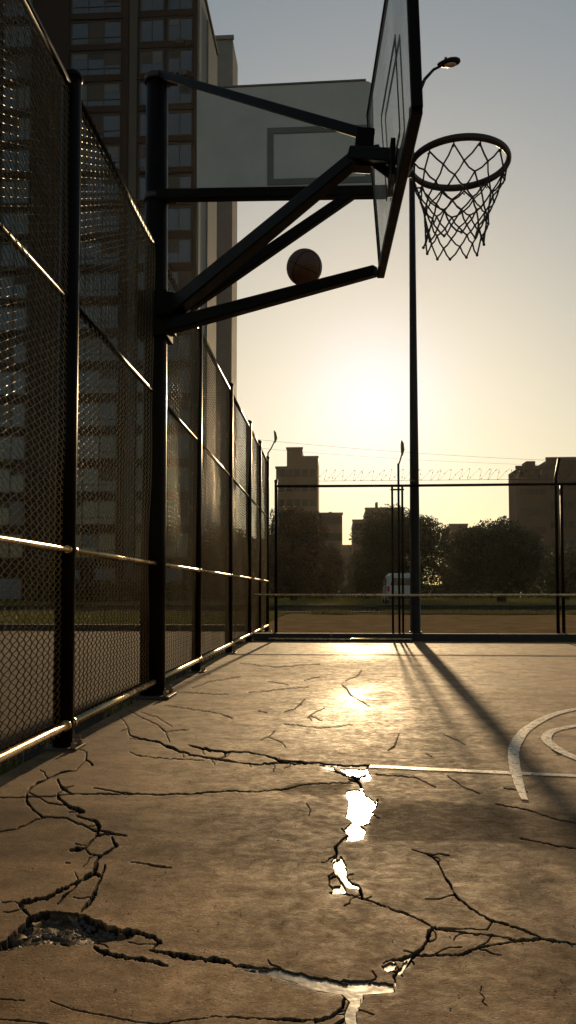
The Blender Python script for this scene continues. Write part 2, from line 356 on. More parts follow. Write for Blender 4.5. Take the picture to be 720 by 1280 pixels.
# ------------------------------------------------------------------ the court slab with its cracks
COURT_L, COURT_R, COURT_Y1, COURT_Y0 = -1.37, 14.0, 12.3, -7.0
CR = [  # traced runs of the cracks: photo x, photo y, half width
 [(176,924,1.6),(195,927,2.6),(220,937,3),(238,944,1.6),(255,947,2),(270,949,2.6),(295,953,1.2),(320,956,1.4),(345,954,1.8),(372,955,1.6),(400,954,1.2)],
 [(235,931,.7),(252,936,2.6),(270,939,3),(282,941,3),(310,940,1.2),(335,946,1.8),(348,951,3.4),(360,952,2.4),(400,954,1.6),(420,957,2),(440,957,2),(466,957,1.8)],
 [(270,949,1.4),(280,946,2),(282,941,2.2)],
 [(400,957,1.4),(412,962,2.2),(430,969,1.6),(447,974,2),(462,971,2),(458,964,2),(460,958,1.4)],
 [(436,974,1.5),(446,976,3),(452,986,2)],
 [(150,895,.6),(160,910,1),(162,919,1.1),(176,924,1.3)], [(160,910,.7),(150,914,.5)],
 [(160,888,.5),(177,897,.9),(195,905,.9),(207,915,1.1),(212,927,1)], [(175,890,.5),(196,896,.6),(215,908,.5)], [(207,915,.7),(235,912,.4)],
 [(162,940,.6),(170,944,1),(190,947,.8),(255,951,.7)],
 [(-10,997,.6),(33,997,.8),(60,996,.6),(90,993,.9),(117,993,.8),(167,993,.9),(195,994,.9),(245,992,1.2),(285,989,1),(320,990,.9),(355,987,1),(382,981,.8),(420,979,.8),(440,979,.8)],
 [(117,985,.5),(143,990,.9),(167,993,.8)],
 [(195,855,.4),(217,865,.7),(250,867,.8),(285,868,.5)], [(205,882,.5),(250,888,.6),(275,892,.6),(290,898,1.2)],
 [(310,866,.4),(325,865,.7),(345,862,.7),(385,859,.5)], [(355,890,.6),(367,887,1.1),(375,880,1),(381,874,.7)], [(323,889,1.2),(333,891,1)],
 [(384,898,.6),(389,893,1.2),(396,889,.7),(405,885,.4)], [(389,896,1),(402,901,.6)], [(325,925,.5),(335,921,.8),(343,914,.7)], [(335,921,.6),(352,928,.7),(357,934,.8)],
 [(428,857,1.2),(434,862,1.2),(439,870,1.1),(450,876,.9),(462,883,1)], [(432,851,.5),(447,845,.8),(452,838,.6)],
 [(485,938,.8),(493,933,1.4),(496,925,.9),(499,917,.6)], [(555,918,.5),(570,924,.7),(582,931,.5)], [(533,942,.5),(540,946,1)],
 [(560,970,.5),(580,984,.6),(600,992,.6)],[(470,968,.5),(520,972,.5),(545,984,.5)],
 [(620,1005,.6),(660,1012,.8),(700,1025,.7),(740,1030,.6)], [(650,1048,.5),(690,1056,.8),(730,1062,.6)],
 [(108,940,1.2),(107,950,1.8),(115,956,2.8)], [(107,950,1),(95,963,1.2),(75,966,1.6),(62,972,1),(46,979,2.4),(38,985,2),(33,992,1.6),(33,1001,2),(41,1012,2),(53,1022,1.9),(70,1023,1.6),(83,1023,1.4),(107,1033,2.2),(118,1039,2.2),(135,1040,1.3),(158,1045,1.4)],
 [(72,975,2.2),(77,985,2.8),(90,993,1.6)], [(72,992,1),(73,998,3.2),(84,1007,2.2),(97,1012,4.6),(104,1015,3),(95,1020,1.6),(108,1024,1.6),(120,1027,3.2),(124,1034,3.6),(120,1044,3),(140,1043,1.4),(157,1045,1.6)],
 [(122,1043,2),(113,1052,1.8),(107,1060,1.6),(96,1062,4.4),(88,1063,2)], [(107,1062,1.5),(112,1068,1.4),(124,1070,2)], [(140,1047,1.5),(142,1053,2.6),(146,1058,2.6),(134,1065,2.6),(124,1072,3.4),(120,1082,4.4),(116,1092,4.2),(127,1097,2.4),(131,1082,1.6)],
 [(53,1022,.9),(40,1027,1),(20,1037,.9),(-10,1041,.8)], [(35,990,.8),(60,1004,.8),(75,1006,.7)],
 [(163,1078,.5),(180,1080,.8),(195,1083,1.8),(214,1085,.9)], [(82,1079,.9),(87,1079,.9)],
 [(116,1092,4.2),(102,1101,3.4),(78,1112,3.2),(58,1124,3.4),(40,1127,3.4),(26,1129,4),(27,1136,3),(36,1144,2.6)],
 [(127,1097,2.4),(120,1112,3),(116,1122,3.6),(110,1131,3.4),(101,1140,2.6)], [(95,1108,1.6),(82,1119,1.8),(72,1130,1.8)],
 [(0,1181,3),(18,1171,4),(30,1158,4),(36,1148,4),(60,1142,3.6)], [(0,1184,2.4),(30,1181,3),(60,1179,2),(90,1181,1.6),(120,1179,1.4)],
 [(95,1143,3.4),(118,1154,6),(143,1163,6.5),(173,1166,5.5),(190,1171,5.5),(200,1177,3.4)], [(200,1177,2),(191,1187,2)],
 [(118,1184,2.4),(123,1190,4),(146,1196,3.2),(170,1199,4),(195,1203,3),(209,1207,1.6)],
 [(188,1188,2.4),(213,1192,4),(240,1197,4.4),(262,1199,4.6),(284,1201,4.4),(296,1208,2.6),(325,1210,1.8),(353,1213,1.8),(393,1222,1.8),(420,1227,1.8),(445,1227,1.6),(470,1229,1.4),(492,1230,1.4)],
 [(427,1231,1.4),(432,1246,1.8),(428,1260,1.8),(415,1270,3),(400,1275,3.6),(375,1276,2.4),(340,1274,1.2),(300,1272,1.2),(270,1270,1),(220,1277,1),(180,1284,.8)],
 [(449,1237,1.6),(453,1249,2.2),(447,1259,2),(440,1270,2),(425,1278,3),(410,1290,2)],
 [(494,1232,2),(492,1220,2.4),(500,1213,2.2),(508,1206,2.4),(518,1194,3.6),(528,1186,2.8),(535,1175,2.6),(537,1164,3.4),(544,1159,2.2)], [(479,1204,2),(484,1201,2.4),(497,1200,3.4),(515,1195,3.6)],
 [(478,1208,1.3),(486,1214,1.6),(494,1210,1.6)],
 [(518,1195,1.2),(550,1194,1.6),(578,1193,1.8),(600,1184,1.8),(622,1180,1.2),(644,1177,1.4),(671,1174,1.5)],
 [(413,1116,1.6),(430,1117,1.2),(444,1121,1.4),(462,1126,1.3),(480,1133,1.8),(511,1144,1.4),(527,1151,1.8),(542,1160,2.4),(565,1164,1.6),(591,1167,1.6),(620,1170,1.4),(644,1175,1.4),(676,1173,2.2),(700,1177,1.8),(720,1180,2),(770,1186,1.8)],
 [(545,1160,.9),(580,1161,.7),(609,1162,.9),(616,1152,.9)],
 [(515,1062,.4),(533,1067,1),(541,1071,1.8),(549,1081,1.6),(553,1089,2),(556,1096,1.2),(562,1104,1.8),(566,1112,1.8),(573,1124,1.2),(596,1140,1.2),(613,1151,1.8),(644,1159,1.6),(660,1165,1.4),(676,1172,1.6)],
 [(602,1233,.9),(600,1241,.7),(606,1247,.9),(603,1252,.7),(609,1257,.6)],
 [(449,997,1.2),(460,1004,1.6),(470,1008,2),(461,1014,1.6),(452,1017,1.4),(462,1022,1.6),(449,1028,1.6),(457,1032,1.2)], [(472,1000,1.6),(470,1008,2)],
 [(427,1036,1.2),(438,1044,1.6),(428,1050,1.8),(419,1059,2.8),(421,1067,2),(418,1074,2),(414,1078,.8)], [(426,1072,1.6),(431,1082,2.2),(420,1088,1.2),(419,1095,2.4),(412,1099,.8)], [(422,1097,1.2),(427,1105,1.6),(431,1114,1.8),(420,1115,1.2),(414,1117,1.2)],
 [(448,1107,2.6),(450,1114,2.6),(453,1122,2.2)],
 [(63,1252,.5),(90,1262,.7),(133,1270,.7),(175,1278,.7),(230,1284,.7)], [(-10,1274,.7),(30,1277,.8),(60,1280,.7)], [(-5,1249,.5),(30,1251,.6)],
 [(383,1005,.4),(388,1013,.6),(386,1020,.5)], [(240,860,.4),(262,852,.5),(300,846,.4)], [(210,845,.4),(240,846,.5),(262,842,.4)], [(380,850,.4),(400,846,.5)], [(300,829,.3),(345,834,.5),(400,830,.4)],
 [(335,852,.4),(360,856,.4)], [(355,905,.4),(400,910,.5),(440,906,.4)], [(630,985,.5),(660,990,.5)], [(690,937,.6),(700,944,.8),(706,940,.5)],
]
PIT = [[(0,1183),(14,1169),(30,1154),(38,1145),(67,1139),(97,1143),(120,1155),(143,1164),(165,1172),(140,1177),(100,1180),(50,1178),(17,1186),(-8,1190)],]
POOL = [
 [(434,988),(443,986),(453,988),(456,994),(463,998),(469,1003),(466,1012),(463,1020),(461,1028),(450,1031),(457,1037),(455,1048),(443,1051),(428,1052),(438,1044),(429,1037),(440,1028),(432,1021),(436,1003),(432,994)],
 [(424,961),(440,960),(456,962),(458,966),(449,971),(434,969)], [(452,970),(463,970),(462,976),(453,977)], [(400,957),(419,958),(417,963),(405,961)],
 [(416,1077),(427,1073),(429,1080),(433,1086),(434,1097),(441,1103),(450,1105),(446,1111),(433,1109),(428,1101),(421,1092),(416,1084)],
 [(417,1108),(427,1107),(431,1116),(414,1117)],
 [(300,1211),(350,1213),(395,1221),(430,1228),(492,1229),(494,1240),(470,1242),(452,1243),(450,1255),(445,1266),(446,1285),(432,1285),(430,1266),(436,1252),(426,1243),(395,1238),(370,1228),(335,1219)],
 [(478,1207),(487,1202),(497,1204),(492,1211),(484,1214)],[(505,1203),(512,1199),(503,1215),(497,1220)],
]
# hairlines branching off the traced cracks
_h = random.Random(31); HAIR = []
for run in CR:
    for (a, b) in zip(run[:-1], run[1:]):
        if max(a[2], b[2]) < 1.1 or _h.random() > .24: continue
        t = _h.random(); x = a[0] + (b[0] - a[0]) * t; y = a[1] + (b[1] - a[1]) * t
        per = 25 + (y - 900) * .12; ang = _h.uniform(0, 2 * math.pi); L_ = _h.uniform(.4, 1.6) * max(per * .5, 8); pts = [(x, y, .55)]
        k = _h.randint(3, 6)
        for i in range(k):
            ang += _h.uniform(-.8, .8); x += math.cos(ang) * L_ / k; y += math.sin(ang) * L_ / k * .55; pts.append((x, y, .5 - .25 * i / k))
        HAIR.append(pts)
CR += HAIR
def seg_field(px, py, runs, jit=1.0):
    """signed: positive inside the crack (in photo pixels)"""
    shape = px.shape; best = np.full(px.size, -50.0); bw = np.zeros(px.size); X = px.ravel(); Y = py.ravel()
    order = np.argsort(Y, kind='stable'); Ys = Y[order]
    for ri, run in enumerate(runs):
        pts = [run[0]]
        for a, b in zip(run[:-1], run[1:]):
            L_ = math.hypot(b[0] - a[0], b[1] - a[1]); n = max(1, int(L_ / 4.5)); pp = a
            for k in range(1, n + 1):
                t = k / n; x = a[0] + (b[0] - a[0]) * t; y = a[1] + (b[1] - a[1]) * t; wd = a[2] + (b[2] - a[2]) * t
                if k < n:
                    j = jit * min(1.5, .5 + wd * .4)
                    x += random.uniform(-1, 1) * j * 1.0; y += random.uniform(-1, 1) * j * .75; wd *= random.uniform(.55, 1.35)
                pts.append((x, y, wd))
        for a, b in zip(pts[:-1], pts[1:]):
            R = max(a[2], b[2]) + 4
            y0, y1 = min(a[1], b[1]) - R, max(a[1], b[1]) + R; x0, x1 = min(a[0], b[0]) - R, max(a[0], b[0]) + R
            i0, i1 = np.searchsorted(Ys, [y0, y1]); idx = order[i0:i1]
            idx = idx[(X[idx] > x0) & (X[idx] < x1)]
            if not len(idx): continue
            dx, dy = b[0] - a[0], b[1] - a[1]; l2 = dx * dx + dy * dy + 1e-9
            t = np.clip(((X[idx] - a[0]) * dx + (Y[idx] - a[1]) * dy) / l2, 0, 1)
            dd = np.hypot(X[idx] - a[0] - t * dx, Y[idx] - a[1] - t * dy)
            wloc = np.maximum((.66 if a[1] > 960 else .5) * (a[2] + (b[2] - a[2]) * t), .48 if a[1] > 960 else .38); val = wloc - dd
            up = val > best[idx]; best[idx[up]] = val[up]; bw[idx[up]] = wloc[up]
    bw = bw.reshape(shape)
    return best.reshape(shape), bw
def poly_field(px, py, poly):
    P = np.array(poly, float); out = np.full(px.shape, -50.0)
    m = (px > P[:, 0].min() - 12) & (px < P[:, 0].max() + 12) & (py > P[:, 1].min() - 12) & (py < P[:, 1].max() + 12)
    x = px[m]; y = py[m]; ins = np.zeros(x.shape, bool); dm = np.full(x.shape, 1e9)
    for (ax, ay), (bx, by) in zip(P, np.roll(P, -1, 0)):
        c = ((ay > y) != (by > y)) & (x < (bx - ax) * (y - ay) / (by - ay + 1e-12) + ax); ins ^= c
        dx, dy = bx - ax, by - ay; t = np.clip(((x - ax) * dx + (y - ay) * dy) / (dx * dx + dy * dy + 1e-9), 0, 1)
        dm = np.minimum(dm, np.hypot(x - ax - t * dx, y - ay - t * dy))
    out[m] = np.where(ins, dm, -dm); return out

def build_court():
    pys = np.concatenate([np.arange(799, 900, .9), np.arange(900, 1300, .85)])
    ys = np.array([at_z(420, p)[1] for p in pys]); ys = ys[(ys < COURT_Y1)]; ys = np.concatenate([[COURT_Y1], ys])
    pxs = np.arange(-14, 736, .9)
    ks = np.array([(lambda q: q[0] / q[1])(at_z(p, 1000)) for p in pxs])
    g = np.cumsum(.01 * 1.25 ** np.arange(25)); right = ks[-1] + g; left = (ks[0] - np.cumsum(.01 * 1.35 ** np.arange(12)))[::-1]
    K = np.concatenate([left, ks, right])
    Yg, Kg = np.meshgrid(ys, K, indexing='ij')
    Xraw = Kg * Yg; X = np.clip(Xraw, COURT_L, COURT_R)
    P = np.stack([X.ravel(), Yg.ravel(), np.zeros(X.size)], 1)
    px, py = project(P); px = px.reshape(X.shape); py = py.reshape(X.shape)
    wob = (fbm(X * 60, Yg * 38, 3, 3) - .5)
    cf, bw = seg_field(px, py, CR); amp = np.clip(bw / 1.8, .12, 1.3)
    cf = cf + amp * (wob * 3.0 * sstep(950, 1150, py) + wob * .5 + (fbm(X * 150, Yg * 110, 2, 6) - .5) * 2.2 * sstep(1000, 1150, py))
    pitf = np.maximum.reduce([poly_field(px, py, p) for p in PIT]) + wob * 3
    plf = np.maximum.reduce([poly_field(px, py, p) for p in POOL]) + wob * 2.6 - .9
    z = (fbm(X * 1.3, Yg * 1.3, 3, 1) - .5) * .004 + (fbm(X * 14, Yg * 9, 3, 5) - .5) * .0016
    lip = .0005 * np.exp(-np.maximum(-cf, 0) / 1.6) * (fbm(X * 25, Yg * 16, 2, 8))
    z = z + lip
    crack = np.where(bw < 1, sstep(-.45, .45, cf), sstep(-.25, .5, cf)); cdirt = sstep(-.45, .1, cf); dep = np.clip(.004 + .014 * np.clip(cf, 0, 3), 0, .022)
    pit = sstep(-.5, 1.5, pitf); pool = sstep(-1.0, 1.6, plf)
    z = z - pit * (.010 + .010 * fbm(X * 40, Yg * 26, 3, 9)) 
    z = z - pool * .014
    z = z - crack * dep * (.7 + .6 * fbm(X * 30, Yg * 20, 2, 12))
    # stains: an old darker resurfaced strip at right, a spill; vignette-like shade painted along the fence
    def patch(poly, soft, amt): return amt * sstep(-soft, soft, poly_field(px, py, poly) + (fbm(X * 9, Yg * 6, 3, 21) - .5) * 16)
    stain = np.maximum.reduce([patch([(468,1001),(560,1003),(640,1006),(760,1024),(760,1064),(640,1056),(520,1052),(462,1048)], 4, .42),
                               patch([(352,988),(382,981),(438,979),(436,994),(393,992)], 1, .38)])
    damp = sstep(-9, -1, plf + (fbm(X * 22, Yg * 16, 3, 51) - .5) * 9)
    dirt_shade = np.clip(np.maximum.reduce([cdirt * .97, .9 * sstep(-2.2, -.4, pitf) * (1 - pit), pit * (.6 + .35 * fbm(X * 35, Yg * 25, 3, 14)), pool * .5, stain,
            .35 * np.exp(-np.maximum(-cf, 0) / 1.2) * fbm(X * 18, Yg * 12, 2, 31), damp * .45,
            .36 * sstep(.35, 1.15, -X + (fbm(X * 2.2, Yg * 1.4, 4, 61) - .5) * .6)]), 0, 1)  # left-hand dimness, like a vignette, painted into the slab colour
    def spot(x0, y0, sx, sy): return np.exp(-((px - x0) / sx) ** 2 - ((py - y0) / sy) ** 2)
    sheen = np.clip(spot(448, 812, 46, 13) + .9 * spot(455, 872, 42, 15) + .45 * spot(430, 905, 90, 30), 0, 1) * sstep(.25, .6, fbm(X * 3, Yg * 2.4, 4, 71) + .12)   # worn smooth areas
    rough = np.clip(stain * .3 + crack * .4 - damp * .1 - sheen * .26 - pit * .35 + .10 * (fbm(X * 1.1, Yg * 1.1, 3, 41) - .5), -.5, .5)
    nr, nc = X.shape; idx = np.arange(nr * nc).reshape(nr, nc)
    Q = np.stack([idx[:-1, :-1], idx[1:, :-1], idx[1:, 1:], idx[:-1, 1:]], -1).reshape(-1, 4)
    xr = Xraw.ravel(); keep = ~((xr[Q] < COURT_L).all(1) | (xr[Q] > COURT_R).all(1)); Q = Q[keep]
    V = np.stack([X.ravel(), Yg.ravel(), z.ravel()], 1)
    # the rest of the slab: towards and behind the camera, and its upright edges
    y0 = ys[-1]; gx = np.linspace(COURT_L, COURT_R, 60); gy = np.concatenate([[y0], np.linspace(y0 - .05, COURT_Y0, 30)])
    GX, GY = np.meshgrid(gx, gy); o = len(V)
    V2 = np.stack([GX.ravel(), GY.ravel(), ((fbm(GX * 1.3, GY * 1.3, 3, 1) - .5) * .004).ravel()], 1)
    i2 = np.arange(GX.size).reshape(GX.shape) + o
    Q2 = np.stack([i2[:-1, :-1], i2[1:, :-1], i2[1:, 1:], i2[:-1, 1:]], -1).reshape(-1, 4)
    o3 = o + len(V2); a = COURT_L; b = COURT_R
    V3 = np.array([(a, COURT_Y0, -.001), (a, COURT_Y1, -.001), (a, COURT_Y1, -.09), (a, COURT_Y0, -.09), (b, COURT_Y0, -.001), (b, COURT_Y1, -.001), (b, COURT_Y1, -.09), (b, COURT_Y0, -.09)])
    Q3 = np.array([(0, 1, 2, 3), (4, 7, 6, 5), (0, 3, 7, 4), (1, 5, 6, 2)]) + o3
    V = np.concatenate([V, V2, V3]); Q = np.concatenate([Q, Q2, Q3]); e = np.zeros(len(V2) + 8)
    co = np_mesh('court', V, Q, M['concrete'], True, {'dirt_shade': ('POINT', np.concatenate([dirt_shade.ravel(), e])), 'rough': ('POINT', np.concatenate([rough.ravel(), e]))})
    tag(co, 'cracked brown concrete basketball court', None, kind='structure')
build_court()

# shallow water standing in the widest cracks
for i, poly in enumerate(POOL):
    c = np.mean(np.array(poly), 0); pts = []
    for x, y in poly:
        dx, dy = x - c[0], y - c[1]; L_ = math.hypot(dx, dy) + 1e-6; pts.append(at_z(x + dx / L_ * 2.2, y + dy / L_ * 1.6, -.0034))
    mb = MB(); mb.add(pts, [tuple(range(len(pts)))])
    tag(mb.build('puddle', M['water']), 'thin puddle of bright water lying in a crack of the court', kind='structure')

# painted markings
def ribbon(name, pts, width, label, z=.0035, sub=6):
    P = [np.array(p[:2]) for p in pts]; Qs = []
    for i in range(len(P) - 1):
        p0 = P[max(i - 1, 0)]; p1 = P[i]; p2 = P[i + 1]; p3 = P[min(i + 2, len(P) - 1)]
        for k in range(sub):
            t = k / sub
            Qs.append(.5 * ((2 * p1) + (-p0 + p2) * t + (2 * p0 - 5 * p1 + 4 * p2 - p3) * t * t + (-p0 + 3 * p1 - 3 * p2 + p3) * t ** 3))
    Qs.append(P[-1]); V = []; Fc = []
    W = width if hasattr(width, '__len__') else [width, width]
    for i, q in enumerate(Qs):
        t = Qs[min(i + 1, len(Qs) - 1)] - Qs[max(i - 1, 0)]; t = t / np.linalg.norm(t); n = np.array([-t[1], t[0]])
        ww = np.interp(i / (len(Qs) - 1), np.linspace(0, 1, len(W)), W) / 2
        V += [(*(q + n * ww * random.uniform(.93, 1.05)), z), (*(q - n * ww * random.uniform(.93, 1.05)), z)]
        if i: Fc.append((2 * i - 2, 2 * i - 1, 2 * i + 1, 2 * i))
    mb = MB(); mb.add(V, Fc); return tag(mb.build(name, M['court_paint']), label, kind='structure')
pl = [at_z(462, 958.5), at_z(600, 965), at_z(740, 971.5)]; d_ = pl[-1] - pl[0]
ribbon('court_line', [pl[0], pl[1], pl[2], pl[0] + d_ * 4], .05, 'thin white line painted across the court', sub=24)
ribbon('court_line', [at_z(x, y) for x, y in [(656,1001),(650,985),(645,966),(642,945),(646,928),(660,911),(684,897),(706,890),(735,885),(790,882),(860,884)]], [.022, .045, .055, .055, .055, .055], 'outer white arc painted on the court at right', z=.0050)
ribbon('court_line', [at_z(x, y) for x, y in [(860,975),(790,965),(740,955),(714,946),(695,936),(683,925),(688,916),(704,911),(730,907),(790,903),(860,903)]], .05, 'inner white arc painted on the court at right', z=.0052)

# ------------------------------------------------------------------ surroundings
def sheet(name, x0, x1, y0, y1, z, m, label, nx=2, ny=2, amp=0, kind='structure', skirt=0):
    gx = np.linspace(x0, x1, nx); gy = np.linspace(y0, y1, ny); GX, GY = np.meshgrid(gx, gy)
    Z = z + (fbm(GX * .9, GY * .9, 4, 3) - .5) * amp
    i = np.arange(GX.size).reshape(GX.shape)
    Q = np.stack([i[:-1, :-1], i[:-1, 1:], i[1:, 1:], i[1:, :-1]], -1).reshape(-1, 4)
    o = np_mesh(name, np.stack([GX.ravel(), GY.ravel(), Z.ravel()], 1), Q, m, True); return tag(o, label, kind=kind)
sheet('ground', -1500, 1500, -600, 3000, -.12, M['ground'], 'dark bare ground reaching to the horizon')
sheet('gutter', -1.75, COURT_L, -8, 16, -.085, M['soil'], 'dark soil strip under the side fence', 12, 200, .02)
sheet('pavement', -30, -1.72, -8, 16.6, -.055, M['pavement'], 'brown pavement beyond the side fence', 60, 50, .01)
sheet('gravel', -1.74, 60, 12.9, 28, -.03, M['gravel'], 'sunlit brown gravel beyond the end fence', 160, 60, .07)
sheet('road', -80, 80, 30, 44, -.06, M['asphalt'], 'dark asphalt road in tree shade', 2, 2)
sheet('lawn', -80, 80, 44.3, 130, -.01, M['turf'], 'green lawn under the trees', 80, 60, .12)
sheet('verge', -1.7, 80, 28.1, 29.8, -.02, M['turf'], 'narrow turf verge beside the road', 90, 4, .04)
sheet('lawn', -60, -1.75, 17.0, 29.8, -.01, M['turf'], 'yellow lit lawn beyond the left pavement', 60, 20, .05)
def kerb(x0, x1, y0, y1, z0, z1, m, label):
    mb = MB(); n = max(1, int(max(x1 - x0, y1 - y0) / 1.2))
    for k in range(n):
        if x1 - x0 > y1 - y0:
            a = x0 + (x1 - x0) * k / n + .004; b = x0 + (x1 - x0) * (k + 1) / n - .004; mb.box((a, y0, z0), (b, y1, z1))
        else:
            a = y0 + (y1 - y0) * k / n + .004; b = y0 + (y1 - y0) * (k + 1) / n - .004; mb.box((x0, a, z0), (x1, b, z1))
    return tag(mb.build('kerb', m, bevel=.008), label, kind='structure')
kerb(-1.36, 14, 12.32, 12.50, -.08, .115, M['dark_kerb'], 'low dark kerb at the far end of the court')
kerb(-1.30, 5, 12.62, 12.74, -.08, .045, M['kerb'], 'pale kerb just beyond the end fence')
kerb(-30, -1.75, 16.65, 16.95, -.12, .06, M['dark_kerb'], 'dark kerb at the edge of the left pavement')
kerb(-80, 80, 29.8, 29.98, -.12, .02, M['dark_kerb'], 'dark kerb on the near side of the road')
kerb(-80, 80, 44.02, 44.2, -.12, .04, M['dark_kerb'], 'dark kerb on the far side of the road')

def blades(name, n, region, hgt, label, seed=0):
    g = np.random.default_rng(seed); P = region(g, n); n = len(P)
    a = g.uniform(0, 2 * np.pi, n); h = hgt * g.uniform(.5, 1.3, n); wd = h * .10 + .002; ln = g.uniform(-.5, .5, (n, 2)) * h[:, None]
    dx = np.cos(a) * wd; dy = np.sin(a) * wd
    V = np.stack([P + np.stack([-dx, -dy, 0 * dx], 1), P + np.stack([dx, dy, 0 * dx], 1), P + np.stack([ln[:, 0], ln[:, 1], h], 1)], 1).reshape(-1, 3)
    Q = np.arange(3 * n).reshape(-1, 3)
    o = np_mesh(name, V, Q, M['grass_blade'], False, {'tone': ('FACE', g.random(n))}); return tag(o, label, 'grass', kind='stuff')
def reg(x0, x1, y0, y1, z, clump=True):
    def f(g, n):
        P = np.stack([g.uniform(x0, x1, n), g.uniform(y0, y1, n), np.full(n, z)], 1)
        if clump: P = P[fbm(P[:, 0] * 1.2, P[:, 1] * 1.2, 3, 5) > .42]
        return P
    return f
blades('grass', 60000, reg(-26, -1.76, 17.0, 29.7, 0), .09, 'short yellow green grass beyond the left pavement', 1)
blades('grass', 50000, reg(-14, 25, 44.3, 85, 0), .16, 'grass of the lawn under the trees', 2)
blades('grass', 9000, reg(-1.6, 20, 28.1, 29.7, 0), .12, 'grass on the narrow roadside verge', 3)
def seam(g, n):
    x = np.concatenate([g.uniform(-1.2, 12, n // 2), g.normal(-1.45, .06, n // 2)]); y = np.concatenate([g.normal(12.95, .1, n // 2), g.uniform(3, 12.3, n // 2)])
    z = np.full(len(x), -.08); P = np.stack([x, y, z], 1); return P[fbm(P[:, 0] * 1.5, P[:, 1] * 1.5, 2, 15) > .52]
blades('grass', 2500, seam, .08, 'sparse weeds growing along the foot of the fences', 4)

# ------------------------------------------------------------------ the long chain link fence on the left
FX = -1.315
FT = 3.29
fence = thing('chain_link_fence', 'tall black chain link fence running along the left side of the court', 'fence', (FX, 5.8, 0))
def bolt(x, y, z, r, parent, loc):
    bb = MB(); prof = [(r, 0), (r, r * 2), (r * .5, r * 2.05), (r * .5, r * 3.4)]; V = []
    for rr_, zz in prof:
        for j in range(6): V.append((x + rr_ * math.cos(j * math.pi / 3), y + rr_ * math.sin(j * math.pi / 3), z + zz))
    bb.add(V, [(i * 6 + j, i * 6 + (j + 1) % 6, i * 6 + 6 + (j + 1) % 6, i * 6 + 6 + j) for i in range(3) for j in range(6)] + [tuple(range(18, 24)), tuple(range(6))[::-1]])
    bb.build('bolt', M['bolt'], parent, loc=loc)
posts = [-2.0, -.05, 1.9, 3.82, 7.5, 9.8, 12.0, 13.6, 15.2]
for y in posts:
    mb = MB(); r = .049 if y < 5 else .045
    mb.tube([(FX, y, .0), (FX, y, FT + .03)], r, 20)
    mb.sphere((FX, y, FT + .035), r * 1.12, 20, 10, (1, 1, .75), z0=-.4)
    p = child(mb, 'post', M['paint_black'], fence)
    b = MB(); b.box((FX - .07, y - .075, -.01), (FX + .09, y + .075, .012))
    bp_ = child(b, 'base_plate', M['rust'], p, bevel=.003) if False else None
    base = b.build('base_plate', M['rust'], p, loc=(FX, 5.8, 0), bevel=.003)
    for sy in (-.048, .048):
        bolt(FX + .068, y + sy, .01, .012, p, (FX, 5.8, 0))
allp = sorted(posts + [5.7])
for z, r, mt in ((.115, .019, 'steel_rail'), (.955, .0135, 'steel_rail'), (2.19, .017, 'paint_black'), (FT - .03, .021, 'paint_black')):
    mb = MB(); RO = .028 if z < 1 else .0
    for a, b in zip(allp[:-1], allp[1:]):
        mb.tube([(FX + RO, a + .02, z), (FX + RO, b - .02, z)], r, 16)
        for yy in (a + .045, b - .045): mb.tube([(FX + RO, yy - .012, z), (FX + RO, yy + .012, z)], r * 1.35, 14)
    child(mb, 'rail', M[mt], fence)
def chain(y0, y1, z0, z1, pitch, wr, x, seed=0):
    ns = int((y1 - y0) / pitch); nk = int((z1 - z0) / (pitch / 2)); n = 5
    I, Kk = np.meshgrid(np.arange(ns), np.arange(nk + 1), indexing='ij')
    sgn = np.where((I + Kk) % 2 == 0, 1, -1)
    Y = y0 + I * pitch + sgn * (pitch / 2 + .0012); Z = z0 + Kk * pitch / 2
    X = x + np.where(Kk % 2 == 0, 1, -1) * .0032
    X = X + (fbm(Y * .8, Z * .8, 3, seed) - .5) * .055; Z = Z + (fbm(Y * 1.1, Z * 1.1, 3, seed + 4) - .5) * .05 * np.sin(np.pi * (Kk / nk))
    Y = Y + (fbm(Y * 1.3 + 5, Z * 1.3, 3, seed + 9) - .5) * .045
    C = np.stack([X, Y, Z], -1)
    T = np.zeros_like(C); T[:, 1:-1] = C[:, 2:] - C[:, :-2]; T[:, 0] = C[:, 1] - C[:, 0]; T[:, -1] = C[:, -1] - C[:, -2]
    T[..., 1] *= .001; T[..., 0] *= .001
    T[..., 2] = 1
    ring = []
    for j in range(n):
        a = 2 * math.pi * j / n
        ring.append(C + np.array([math.cos(a) * wr, math.sin(a) * wr * 1.35, 0]))
    V = np.stack(ring, 2)    # ns, nk+1, n, 3
    idx = np.arange(V.size // 3).reshape(ns, nk + 1, n)
    Q = np.stack([idx[:, :-1, :], np.roll(idx, -1, 2)[:, :-1, :], np.roll(idx, -1, 2)[:, 1:, :], idx[:, 1:, :]], -1).reshape(-1, 4)
    return V.reshape(-1, 3), Q
V, Q = chain(-2.0, 15.2, .07, FT + .008, .037, .0027, FX + .004, 2)
np_mesh('wire_mesh', V, Q, M['wire'], True, parent=fence, loc=(FX, 5.8, 0))
# barbed arm at the end post
def bent_arm(x, y, z, root, dx=.1, h=.45):
    mb = MB(); pts = [(x, y, z), (x, y, z + h * .35), (x + dx * .5, y, z + h * .62), (x + dx, y, z + h)]
    mb.tube(pts, [.014, .014, .012, .012], 8); a = child(mb, 'bracket_arm', M['paint_black'], root)
    t = MB(); t.tube([(x + dx, y, z + h - .04), (x + dx * 1.15, y, z + h + .05), (x + dx * 1.05, y, z + h + .15), (x + dx * .9, y, z + h + .2)], [.012, .032, .026, .008], 8)
    child(t, 'wire_clip', M['tip_green'], root)
bent_arm(FX + .02, 15.2, FT, fence, .13, .36)

